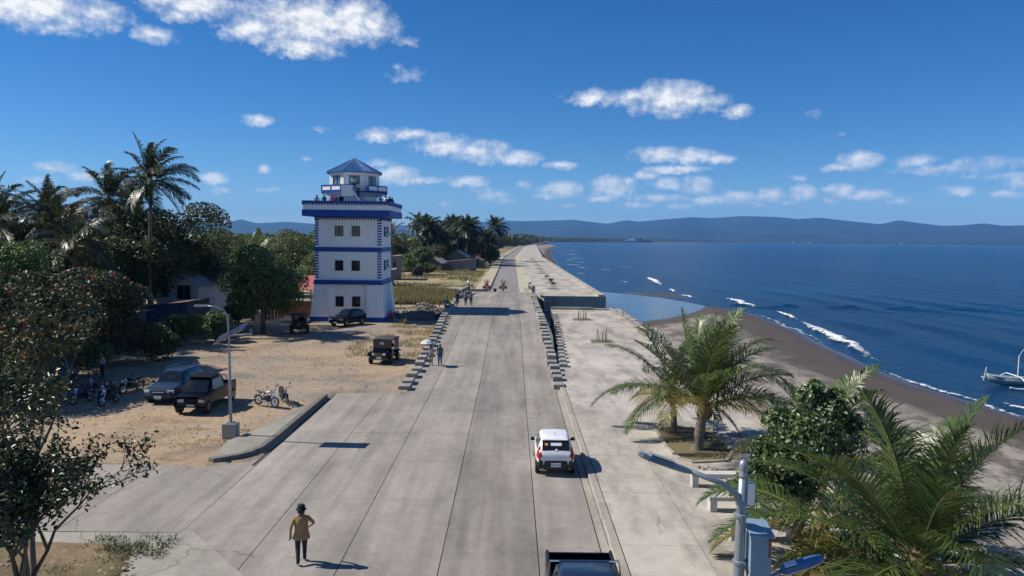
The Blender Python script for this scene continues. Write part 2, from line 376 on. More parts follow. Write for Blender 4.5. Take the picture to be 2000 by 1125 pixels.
# road: every slab a piece
road = MB()
P = [(-11, 8), (2.9, 8), (2.9, 47.4), (-11, 47.4)]
road.prism(P, -.25, -.035); road.prism([(-32, 24.4), (-11, 24.4), (-11, 32.2), (-32, 32.2)], -.25, -.036)
for i in range(40):
    y0 = 47.4 + i * 2.5; y1 = y0 + 2.5; a, b = zr(y0), zr(y1)
    xl0 = -6.55 - .75 * sstep(60, 100, y0); xl1 = -6.55 - .75 * sstep(60, 100, y1)
    road.loft([[(xl0 - .35, y0, -2.3), (3.25, y0, -2.3), (3.25, y0, a - .035), (xl0 - .35, y0, a - .035)],
               [(xl1 - .35, y1, -2.3), (3.25, y1, -2.3), (3.25, y1, b - .035), (xl1 - .35, y1, b - .035)]])
road.prism([(-12.7, 31.9), (-10.9, 31.9), (-10.9, 34.4), (-11.3, 34.4), (-11.6, 33.4), (-12.4, 32.6)], -.2, -.006, 1)
road_o = struct(road.build('road', [M_joint, M_road]))
def slab(par, m, x0, x1, y0, y1, z0, z1, name='slab', th=.16, g=.011, xs=None):
    if xs is None: xs = (x0, x1, x0, x1)
    a0, a1, b0, b1 = xs
    b = MB(); q = g + random.uniform(0, .006)
    e = .004 if random.random() < .65 else g
    t = [(a0 + q, y0 + e, z0), (a1 - q, y0 + e, z0), (b1 - q, y1 - .004, z1), (b0 + q, y1 - .004, z1)]
    b.add([(x, y, z - th) for x, y, z in t] + t, [(3, 2, 1, 0), (4, 5, 6, 7), (0, 1, 5, 4), (1, 2, 6, 5), (2, 3, 7, 6), (3, 0, 4, 7)])
    return b.build(name, [m], par)
LX = [-10.7, -7.85, -5.0, -2.05, .9, 2.87]
for r in range(8):
    y0 = 8.65 + r * 4.85
    for c in range(5):
        d = random.uniform(-.004, .004)
        slab(road_o, M_road2 if c == 3 else M_road, LX[c], LX[c + 1], y0 + d, y0 + 4.85 + d, random.uniform(-.004, .004), random.uniform(-.004, .004))
for c in range(5):
    for (y0, y1) in ((24.6, 28.3), (28.3, 32.0)):
        slab(road_o, M_road, -10.7 - 4.1 * (c + 1), -10.7 - 4.1 * c, y0, y1, -.004, .003)
L2 = [-6.55, -5.0, -2.05, .9, 2.95]
for r in range(16):
    y0 = 47.45 + r * 4.85; y1 = y0 + 4.85
    for c in range(4):
        e = lambda y: (L2[c] - (.75 * float(sstep(60, 100, y)) if c == 0 else 0))
        ym = (y0 + y1) / 2
        b = MB(); t = []
        for yy in (y0 + .004, ym, y1 - .004): t += [(e(yy) + .016, yy, zr(yy)), (L2[c + 1] - .016, yy, zr(yy))]
        b.add(t + [(x, y, z - .16) for x, y, z in t], [(0, 1, 3, 2), (2, 3, 5, 4), (0, 6, 7, 1), (1, 7, 9, 3), (3, 9, 11, 5), (5, 11, 10, 4), (4, 10, 8, 2), (2, 8, 6, 0)])
        b.build('slab', [M_road2 if c == 2 else M_road], road_o)

# far road beyond the bridge, its strips and walks
def strip(name, xa, xb, y0, y1, zf, m, n=60, th=None, geo=True):
    b = MB(); yy = np.geomspace(y0, y1, n) if geo else np.linspace(y0, y1, n)
    rings = []
    for y in yy:
        z = zf(y) if callable(zf) else zf; o = off(y)
        rings.append([(xa + o, y, z - (th or .25)), (xb + o, y, z - (th or .25)), (xb + o, y, z), (xa + o, y, z)])
    b.loft(rings); return b.build(name, [m])
M_asph = mat('far_road_surface', (.20, .185, .18), .85, col2=(.27, .25, .24), scale=.5, stretch=(1, .03, 1))
M_cream = mat('cream_strip', (.38, .36, .23), .85, col2=(.48, .46, .33), scale=1.5)
M_walk = mat('far_sidewalk', (.38, .335, .23), .85, col2=(.46, .41, .30), scale=.8)
struct(strip('far_road', -4.2, 1.3, 125.0, 1200, lambda y: zr(y), M_asph, 80))
struct(strip('road_shoulder', 1.3, 3.05, 125.0, 1200, lambda y: zr(y) + .002, M_cream, 80))
struct(strip('far_sidewalk', -6.6, -4.2, 131.0, 1200, lambda y: zr(y) + .14, M_walk, 70))
struct(strip('far_road_kerb', -4.2, -4.0, 131.0, 1200, lambda y: zr(y) + .2, M_wall, 70))
b = MB(); b.prism([(-10.7, 129.6), (-4.0, 130.2), (-4.0, 130.9), (-10.7, 130.6)], -.2, 1.05); struct(b.build('sidewalk_end_kerb', [M_kerb]))

# kerb and gutter along the right lane
b = MB(); b.prism([(2.9, 8), (3.16, 8), (3.16, 49.5), (2.9, 49.5)], -.3, -.012); struct(b.build('gutter', [M_kerb]))
kerb = empty('kerb_right', (0, 0, 0)); struct(kerb)
for i in range(21):
    y0 = 8 + i * 2; b = MB(); j = random.uniform(-.012, .012)
    b.loft([[(3.18 + j, y, -.2), (3.47, y, -.2), (3.47, y, .165), (3.21 + j, y, .165), (3.18 + j, y, .14)] for y in (y0 + .008, y0 + 1.992)]); b.build('kerb_stone', [M_kerb], kerb)

# left kerb with its dark face, sidewalk strip behind it
kp = [(-12.55, 32.15), (-11.75, 32.75), (-11.3, 33.4), (-11.06, 34.3), (-11.0, 36.5), (-11.0, 40.5), (-11.0, 45.9)]
M_kerbdark = mat('weathered_kerb', (.16, .15, .135), .9, .3, 3, .4, 12)
b = MB(); inner = [(x - .26, y + (.16 if i < 2 else .02)) for i, (x, y) in enumerate(kp)]
b.prism(kp + inner[::-1], -.2, .24); struct(b.build('kerb_left', [M_kerbdark]))
b = MB(); b.prism([(-12.8, 32.35), (-11.9, 33.0), (-11.5, 33.7), (-11.27, 34.5), (-11.27, 44.5), (-11.6, 42.0), (-12.2, 38.0), (-13.0, 35.2)], -.2, .225); struct(b.build('kerb_walk', [M_sidewalk]))

# near left corner: sidewalk, kerb strip and earth bed
b = MB(); b.prism([(-10.5, 24.45), (-7.75, 21.3), (-6.0, 19.2), (-5.4, 17), (-5.4, 8), (-32, 8), (-32, 24.3)], -.2, .05); struct(b.build('sidewalk', [M_sidewalk]))
b = MB(); b.prism([(-10.45, 24.55), (-10.2, 24.45), (-7.5, 21.3), (-5.75, 19.2), (-5.1, 17), (-5.1, 8), (-5.55, 8), (-5.55, 17), (-6.15, 19.1), (-7.95, 21.2), (-10.45, 24.15)], -.2, .075); struct(b.build('kerb_corner', [M_kerb]))
X, Y = np.meshgrid(np.arange(-30, -10.2, .35), np.arange(10, 24.1, .35))
edge = np.interp(Y, [10, 18, 21.5, 23.0, 23.9], [-10.3, -10.5, -10.9, -11.6, -12.8]) + .25 * (fbm(X * 0, Y * 1.3, 2, 8) - .5)
Z = np.where((X > edge) | (Y > 23.6), -.15, .07 + .14 * fbm(X * .5, Y * .5, 3, 2))
M_bed = dirt_mat('earth_bed', (.24, .18, .11), (.15, .13, .07), .46, .35)
struct(link('earth_bed', grid_mesh('earth_bed', X, Y, Z, M_bed)))

# promenade
def pl(Y): return 3.5 + 1.75 * float(np.clip((Y - 54) / 44, 0, 1))
prom = MB(); prom.loft([[(pl(y), y, -2.4), (14.2, y, -2.4), (14.2, y, .12), (pl(y), y, .12)] for y in (8, 54, 76, 98, 104)])
prom_o = struct(prom.build('promenade', [M_joint]))
PX = [None, 6.0, 9.85, 13.3]
for r in range(19):
    y0 = 8.6 + r * 5.02; y1 = min(y0 + 5.02, 104)
    for c in range(3):
        a0 = pl(y0) if c == 0 else PX[c]; b0 = pl(y1) if c == 0 else PX[c]; z = .15 + random.uniform(-.003, .003)
        slab(prom_o, M_prom, 0, 0, y0, y1, z, z, th=.1, xs=(a0, PX[c + 1], b0, PX[c + 1]))
farp = MB(); farp.loft([[(x0 + off(y), y, -2.6), (13.9 + off(y), y, -2.6), (13.9 + off(y), y, .42), (x0 + off(y), y, .42)] for x0, y in ((5.2, 124), (3.3, 134), (3.05, 146), (3.05, 380), (3.05, 520), (3.05, 1200))])
farp_o = struct(farp.build('far_promenade', [M_prom]))
for r in range(13):
    y0 = 124.05 + r * 6; 
    for c, (xa, xb) in enumerate(((5.25 if r < 1 else 3.4 if r < 2 else 3.1, 7), (7, 10.4), (10.4, 13.85))):
        slab(farp_o, M_prom, xa, xb, y0, y0 + 6, .46, .46, th=.06)
# sea wall coping of the far promenade and the channel
strip_o = strip('seawall', 13.9, 14.9, 123.8, 1200, .78, M_kerb, 80, 3.4); tag(strip_o, 'pale concrete sea wall edging the far promenade beside the water', 'sea wall')
b = MB(); b.prism([(5.2, 123.7), (15.1, 123.7), (15.1, 124.1), (5.2, 124.1)], -2.6, .52); b.build('wall_cap', [M_kerb], farp_o)
M_rub = mat('rubble_stone', (.25, .23, .2), .95, .3, 4, .5, 12, rnd=.3)
wall_o = tag(empty('parapet', (13.95, 84, 0)), 'low rubble parapet of pale stones edging the near promenade above the beach', 'parapet')
b = MB(); b.prism([(13.3, 8), (14.75, 8), (14.75, 104.6), (13.3, 104.6)], -2.4, .3); b.prism([(11.0, 103.75), (13.32, 103.75), (13.32, 104.85), (11.0, 104.85)], -2.4, .31)
o = b.build('wall', [M_kerb], wall_o); o.location = (-13.95, -84, 0)
def rock_mesh(seed, sx=1, sy=1, sz=1, n=6):
    r = random.Random(seed); b = MB(); rings = []
    for i, (rr, z) in enumerate(((.62, -.5), (1, -.1), (.85, .3), (.4, .5))):
        rings.append([(rr * math.cos(2 * math.pi * j / n) * sx * .5 * r.uniform(.75, 1.2), rr * math.sin(2 * math.pi * j / n) * sy * .5 * r.uniform(.75, 1.2), z * sz * r.uniform(.85, 1.15)) for j in range(n)])
    b.loft(rings); return b
M_stone = mat('pale_stone', (.36, .33, .28), .95, .25, 6, .4, 15, space='obj', rnd=.22)
ROCK = [rock_mesh(i).mesh('stone', [M_stone]) for i in range(7)]
for i in range(75):                                       # the stones of the parapet as far as they can be told apart
    y = 58 + (i // 2) * 1.25 + random.uniform(-.2, .2)
    o = link('stone', ROCK[i % 7], wall_o); o.scale = (random.uniform(.5, .85), random.uniform(.6, 1.05), random.uniform(.2, .34)); o.rotation_euler = (0, 0, random.uniform(0, 6))
    o.location = (13.55 - 13.95 + (i % 2) * .75 + random.uniform(-.1, .1), y - 84, .30)
ch = tag(MB().bbox(5.3, 11.0, 103.9, 104.5, -.2, .48).build('channel_wall', [M_kerb]), 'thin straight concrete wall across the far end of the near promenade', 'wall')
# rock bank in the channel
bk = tag(empty('rock_bank', (9, 113, -2)), 'heap of grey rocks lying in the dark channel between the two promenades', 'rock bank')
for i in range(60):
    o = link('rock', ROCK[i % 7], bk); s = random.uniform(.5, 1.0); o.scale = (s, s, s * .8); o.rotation_euler = (random.uniform(-.3, .3), 0, random.uniform(0, 6))
    o.location = (random.uniform(-2.6, 3), random.uniform(-2, 2.5), random.uniform(0, .9))

# ------------------------------------------------------------------ beach, sea, foam
SH = [(0, 36.0, 40), (0, 35.1, 52), (0, 34.1, 57), (0, 33.4, 64), (0, 33.7, 72.4), (0, 35.0, 82), (0, 35.8, 91), (0, 37.3, 99), (0, 38.0, 108), (0, 38.8, 122), (0, 38.2, 130), (0, 36.5, 135), (0, 33, 138)]
shx = np.array([p[1] for p in SH]); shy = np.array([p[2] for p in SH])
def beach_z(X, Y):
    xs = np.interp(Y, shy, shx) + .5 * (fbm(Y * .12, X * 0, 2, 21) - .5)
    ds = xs - X
    yc = np.interp(X, [12, 15, 19, 23, 27.8, 31.4, 33.5, 36, 45], [102, 106, 111, 115, 122.7, 129.3, 135.4, 139, 139])
    dl = (yc - Y) * .8
    d = np.minimum(ds, dl)
    z = -2.0 + np.where(d > 0, .09 * d / (1 + d * .03), .12 * d)
    far = np.interp(Y, [215, 250, 300, 521, 800, 1000, 1300], [13, 16.5, 19, 27, 40, 55, 80])
    zf = -2.0 + .1 * (far - X)
    z = np.where(Y > 200, zf, z)
    spit = -1.93 + .12 * (1 - ((X - 31.5) / 5.5) ** 2 - ((Y - 165 + (X - 31.5) * .6) / 4.5) ** 2)
    z = np.maximum(z, np.where(np.abs(X - 31.5) < 8, spit, -9))
    return np.clip(z, -4, -.55)
def sand_mat():
    m = bpy.data.materials.new('sand'); m.use_nodes = True; nt = m.node_tree; N = nt.nodes; L = nt.links; b = N['Principled BSDF']
    g = N.new('ShaderNodeNewGeometry'); sp = N.new('ShaderNodeSeparateXYZ'); L.new(g.outputs['Position'], sp.inputs[0])
    def noise(s, st=(1, 1, 1), det=6, ro=.65):
        mp = N.new('ShaderNodeMapping'); mp.inputs['Scale'].default_value = st; L.new(g.outputs['Position'], mp.inputs['Vector'])
        n = N.new('ShaderNodeTexNoise'); n.inputs['Scale'].default_value = s; n.inputs['Detail'].default_value = det; n.inputs['Roughness'].default_value = ro; L.new(mp.outputs[0], n.inputs['Vector']); return n.outputs['Fac']
    def ramp(f, a, b_, ca, cb):
        r = N.new('ShaderNodeValToRGB'); r.color_ramp.elements[0].position = a; r.color_ramp.elements[1].position = b_; r.color_ramp.elements[0].color = (*ca, 1); r.color_ramp.elements[1].color = (*cb, 1); L.new(f, r.inputs['Fac']); return r.outputs['Color']
    def mix(f, a, b_, mode='MIX'):
        x = N.new('ShaderNodeMix'); x.data_type = 'RGBA'; x.blend_type = mode
        if isinstance(f, float): x.inputs[0].default_value = f
        else: L.new(f, x.inputs[0])
        L.new(a, x.inputs[6]); L.new(b_, x.inputs[7]); return x.outputs[2]
    zz = N.new('ShaderNodeMath'); zz.operation = 'MULTIPLY_ADD'; zz.inputs[1].default_value = .55; L.new(noise(.22, (1, .5, 1)), zz.inputs[0]); L.new(sp.outputs[2], zz.inputs[2])
    mr = N.new('ShaderNodeMapRange'); mr.inputs[1].default_value = -1.20; mr.inputs[2].default_value = -1.02; L.new(zz.outputs[0], mr.inputs[0])
    wet = ramp(noise(.5, (1, .4, 1)), .3, .7, (.066, .050, .039), (.092, .072, .056))
    dry = mix(1.0, ramp(noise(.35, (1, .5, 1), 8, .75), .44, .53, (.13, .108, .088), (.32, .285, .24)), ramp(noise(3, (1, 1, 1), 6, .7), .35, .6, (.72, .72, .72), (1.1, 1.1, 1.1)), 'MULTIPLY')
    L.new(mix(mr.outputs[0], wet, dry), b.inputs['Base Color'])
    m2 = N.new('ShaderNodeMapRange'); m2.inputs[1].default_value = -1.99; m2.inputs[2].default_value = -1.75; m2.inputs[3].default_value = .22; m2.inputs[4].default_value = .85; L.new(sp.outputs[2], m2.inputs[0]); L.new(m2.outputs[0], b.inputs['Roughness'])
    bm = N.new('ShaderNodeBump'); bm.inputs['Strength'].default_value = .6; bm.inputs['Distance'].default_value = .06; L.new(noise(2.2, (1, 1, 1), 7), bm.inputs['Height']); L.new(bm.outputs[0], b.inputs['Normal'])
    return m
X, Y = np.meshgrid(np.arange(13.5, 52, .6), np.concatenate([np.arange(10, 200, .8), np.geomspace(200, 1300, 60)]))
X = X + np.where(Y > 380, .026 * (Y - 380) * .9, 0)
struct(link('beach', grid_mesh('beach', X, Y, beach_z(X, Y) + .05 * (fbm(X * .8, Y * .8, 3, 6) - .5) * (beach_z(X, Y) > -1.9), sand_mat())))

def water_mat(name, deep, rough, bstr, sc):
    m = bpy.data.materials.new(name); m.use_nodes = True; nt = m.node_tree; N = nt.nodes; L = nt.links; b = N['Principled BSDF']
    b.inputs['Roughness'].default_value = rough; b.inputs['IOR'].default_value = 1.33; b.inputs['Specular IOR Level'].default_value = .22
    g = N.new('ShaderNodeNewGeometry')
    def noise(s, st, det=4, ro=.6):
        mp = N.new('ShaderNodeMapping'); mp.inputs['Scale'].default_value = st; L.new(g.outputs['Position'], mp.inputs['Vector'])
        n = N.new('ShaderNodeTexNoise'); n.inputs['Scale'].default_value = s; n.inputs['Detail'].default_value = det; n.inputs['Roughness'].default_value = ro; L.new(mp.outputs[0], n.inputs['Vector']); return n.outputs['Fac']
    r = N.new('ShaderNodeValToRGB'); r.color_ramp.elements[0].position = .32; r.color_ramp.elements[1].position = .68
    r.color_ramp.elements[0].color = (*[c * .7 for c in deep], 1); r.color_ramp.elements[1].color = (*[c * 1.35 for c in deep], 1)
    L.new(noise(.02, (1, .6, 1), 6), r.inputs['Fac']); L.new(r.outputs[0], b.inputs['Base Color'])
    a = N.new('ShaderNodeMath'); a.operation = 'ADD'; L.new(noise(sc, (1, .45, 1), 6, .65), a.inputs[0])
    a2 = N.new('ShaderNodeMath'); a2.operation = 'MULTIPLY'; a2.inputs[1].default_value = 2.2; L.new(noise(sc * .12, (1, .4, 1), 5, .6), a2.inputs[0]); L.new(a2.outputs[0], a.inputs[1])
    bm = N.new('ShaderNodeBump'); bm.inputs['Strength'].default_value = bstr; bm.inputs['Distance'].default_value = .5; L.new(a.outputs[0], bm.inputs['Height']); L.new(bm.outputs[0], b.inputs['Normal'])
    return m
M_sea = water_mat('sea_water', (.002, .032, .088), .24, 1.0, 1.1)
M_lag = water_mat('lagoon_water', (.03, .06, .085), .06, .10, .8)
xs = np.concatenate([np.linspace(5, 130, 180), np.geomspace(134, 40000, 46)])
yy = np.concatenate([np.linspace(20, 260, 200), np.geomspace(264, 22000, 50)])
X, Y = np.meshgrid(xs, yy)
shore = np.interp(Y, shy, shx); shore = np.where(Y > 140, 36, shore)
ph = (X - shore) + 3.0 * (fbm(X * .03, Y * .03, 3, 31) - .5) * 2
amp = .16 * np.clip((X - shore + 2) / 12, 0, 1) * np.exp(-np.maximum(X - 60, 0) / 90) * np.exp(-np.maximum(Y - 150, 0) / 120)
Z = -2.0 + amp * (np.sin(ph * 2 * math.pi / 11.0) + .5 * np.sin(ph * 2 * math.pi / 5.1 + Y * .06)) * (.4 + 1.2 * fbm(X * .05, Y * .04, 3, 17))
struct(link('sea', grid_mesh('sea', X, Y, Z, M_sea)), 'deep blue sea reaching to the far shore')
b = MB(); b.add([(14.3, 102.5, -1.95), (19, 108, -1.95), (27, 115, -1.95), (32, 127, -1.95), (34.6, 138, -1.95), (32.5, 147, -1.95), (30, 156, -1.95), (24, 166, -1.95), (14.7, 178, -1.95), (5, 125, -1.95), (5, 103, -1.95)], [tuple(range(11))])
struct(b.build('lagoon', [M_lag]), 'calm pale water of the lagoon behind the sand bar')

def foam_mat():
    m = bpy.data.materials.new('foam'); m.use_nodes = True; nt = m.node_tree; N = nt.nodes; L = nt.links; b = N['Principled BSDF']
    b.inputs['Base Color'].default_value = (.78, .80, .82, 1); b.inputs['Roughness'].default_value = .75
    g = N.new('ShaderNodeNewGeometry'); n = N.new('ShaderNodeTexNoise'); n.inputs['Scale'].default_value = 1.7; n.inputs['Detail'].default_value = 8; n.inputs['Roughness'].default_value = .72
    L.new(g.outputs['Position'], n.inputs['Vector'])
    tc = N.new('ShaderNodeUVMap'); at = N.new('ShaderNodeAttribute'); at.attribute_name = 'body'
    s = N.new('ShaderNodeMath'); s.operation = 'ADD'; L.new(n.outputs['Fac'], s.inputs[0]); L.new(at.outputs['Fac'], s.inputs[1])
    r = N.new('ShaderNodeMapRange'); r.inputs[1].default_value = .93; r.inputs[2].default_value = 1.05; L.new(s.outputs[0], r.inputs[0]); L.new(r.outputs[0], b.inputs['Alpha'])
    return m
M_foam = foam_mat()
def foam(name, pts, width, height, label, z=-2.0, body=.62):
    """a breaker: a lumpy ridge of foam along pts (x, y), thin at its ends"""
    pts = np.array(pts, float); seg = np.r_[0, np.cumsum(np.hypot(*np.diff(pts, axis=0).T))]; n = max(12, int(seg[-1] / .5)); k = 9
    t = np.linspace(0, seg[-1], n); cx = np.interp(t, seg, pts[:, 0]); cy = np.interp(t, seg, pts[:, 1])
    dx = np.gradient(cx); dy = np.gradient(cy); l = np.hypot(dx, dy); nx, ny = dy / l, -dx / l
    u = np.linspace(-1, 1, k); env = np.sin(np.linspace(0.06, 1, n) ** .8 * math.pi * .97) ** .6
    wob = (fbm(t * .25, t * 0 + 5, 3, len(label)) - .5) * 1.6
    W = width * env * (.6 + .8 * fbm(t * .4, t * 0, 3, 77))
    X = cx[:, None] + nx[:, None] * (u[None] * W[:, None] + wob[:, None]); Y = cy[:, None] + ny[:, None] * (u[None] * W[:, None] + wob[:, None])
    prof = (1 - u ** 2); Z = z + .03 + height * env[:, None] * prof[None] * (.5 + fbm(X * 1.4, Y * 1.4, 3, 5))
    me = grid_mesh(name, X, Y, Z, M_foam); a = me.attributes.new('body', 'FLOAT', 'POINT')
    a.data.foreach_set('value', (body * (prof[None] ** .6) * (.35 + .65 * env[:, None])).astype(np.float32).ravel())
    o = link(name, me); o['kind'] = 'stuff'; o['label'] = label; o['category'] = 'surf'; return o
foam('breaking_wave', [(41.9, 111.5), (41.3, 104), (40.0, 95), (38.2, 86), (36.3, 78), (35.9, 74)], 1.3, .32, 'long white breaking wave rolling up the dark beach, largest of the breakers', body=.60)
foam('breaking_wave', [(43.4, 155), (43.3, 148), (42.9, 140), (43.2, 133)], 1.15, .4, 'white breaking wave just off the tip of the sand bar')
foam('breaking_wave', [(43.8, 128), (43.4, 121), (42.8, 114)], .7, .25, 'small broken wave between two longer breakers on the sand bar')
foam('breaking_wave', [(41.5, 238), (40.5, 222), (38.8, 207), (37.6, 192)], 1.3, .45, 'curved white breaker out beyond the lagoon mouth')
foam('breaking_wave', [(37.2, 182), (36.4, 172)], .7, .3, 'short white ripple beside the dark sand patch')
foam('breaking_wave', [(36.4, 163), (36.0, 155)], .7, .3, 'short white ripple nearest the end of the sand bar')
foam('swash', [(38.2, 130), (39.0, 121), (38.3, 108), (37.4, 98), (36.0, 90), (35.2, 82), (34.1, 75)], .6, .04, 'lacy wash edging the wet sand of the bar', -2.0, .47)
foam('swash', [(34.0, 73), (33.6, 66), (34.0, 60), (34.7, 54), (35.4, 50), (36.1, 42)], .55, .05, 'thin lacy foam line along the near water edge', -2.0, .5)
foam('breaking_wave', [(36.6, 56), (36.5, 52), (36.4, 48), (36.2, 42)], .9, .22, 'white wash breaking near the moored outrigger boat')
for i, (x0, y0, x1, y1, w) in enumerate(((26, 318, 31, 300, .5), (31, 392, 37, 370, .7), (21, 262, 25, 250, .4), (33, 296, 37, 284, .4), (33, 470, 42, 440, .9), (38, 590, 50, 550, 1.1), (50, 780, 66, 720, 1.6), (44, 326, 49, 312, .4), (29, 213, 31.5, 205, .35), (24, 356, 30, 330, .7), (27, 430, 35, 405, .8))):
    foam('breaking_wave', [(x0, y0), ((x0 + x1) / 2 + 1, (y0 + y1) / 2), (x1, y1)], w * .5, .3, f'{nth(i)} small far breaker beside the curving sea wall', -2.0, .5)

# ------------------------------------------------------------------ far shore, mountains
RIDGE = [(-900, 446), (-300, 444), (200, 444), (430, 439), (470, 428), (500, 436), (560, 433), (610, 437), (700, 437), (780, 440), (840, 440), (900, 438), (930, 434), (975, 430), (1020, 432), (1100, 430), (1120, 429), (1160, 434), (1185, 437), (1222, 430), (1245, 433), (1300, 428), (1350, 424), (1390, 426), (1450, 422), (1520, 424), (1560, 428), (1600, 425), (1660, 432), (1720, 438), (1755, 430), (1790, 435), (1840, 441), (1880, 440), (1920, 436), (1960, 441), (2000, 440), (2200, 436), (2600, 445), (3200, 440)]
az = np.linspace(-1.0, 1.0, 420); dd = np.concatenate([np.linspace(7600, 12500, 26), np.linspace(13000, 16500, 6)])
raz = np.array([math.atan2(pix_dir(x, y).x, pix_dir(x, y).y) for x, y in RIDGE]); rel = np.array([math.tan(math.asin(pix_dir(x, y).z)) for x, y in RIDGE])
A, D = np.meshgrid(az, dd); Hh = np.interp(A, raz, rel) * 12500 + CAM_H
t = np.clip((D - 7600) / 4900, 0, 1)
X = np.sin(A) * D; Y = np.cos(A) * D
rough = fbm(X / 1100, Y / 1100, 5, 41)
Z = np.where(D <= 12500, Hh * (t ** 1.15) * (1 - .55 * (1 - t) * 1.0) * (1 + (1 - t) * (rough - .5) * 1.9), Hh * (1 - (D - 12500) / 5200)) + t * (rough - .5) * 34 * (t < 1)
Z = np.where(D < 7700, -8, Z)
M_hill = mat('hill_forest', (.014, .026, .024), .95, col2=(.05, .06, .045), scale=.0016, spec=.1)
struct(link('mountains', grid_mesh('mountains', X, Y, Z, M_hill)), 'long blue mountain range across the bay')
HAZE_D = 5.6e-5
hz = MB().bbox(-15500, 20000, -300, 17000, -9, 560).build('haze', [])
hm = bpy.data.materials.new('haze_air'); hm.use_nodes = True; hn = hm.node_tree.nodes; hn.clear()
ho = hn.new('ShaderNodeOutputMaterial'); hv = hn.new('ShaderNodeVolumePrincipled'); hv.inputs['Color'].default_value = (.15, .46, 1.0, 1); hv.inputs['Density'].default_value = HAZE_D; hv.inputs['Anisotropy'].default_value = .0
hm.node_tree.links.new(hv.outputs[0], ho.inputs['Volume']); hz.data.materials.append(hm); hz['kind'] = 'stuff'; hz['label'] = 'thin blue sea haze over the bay'
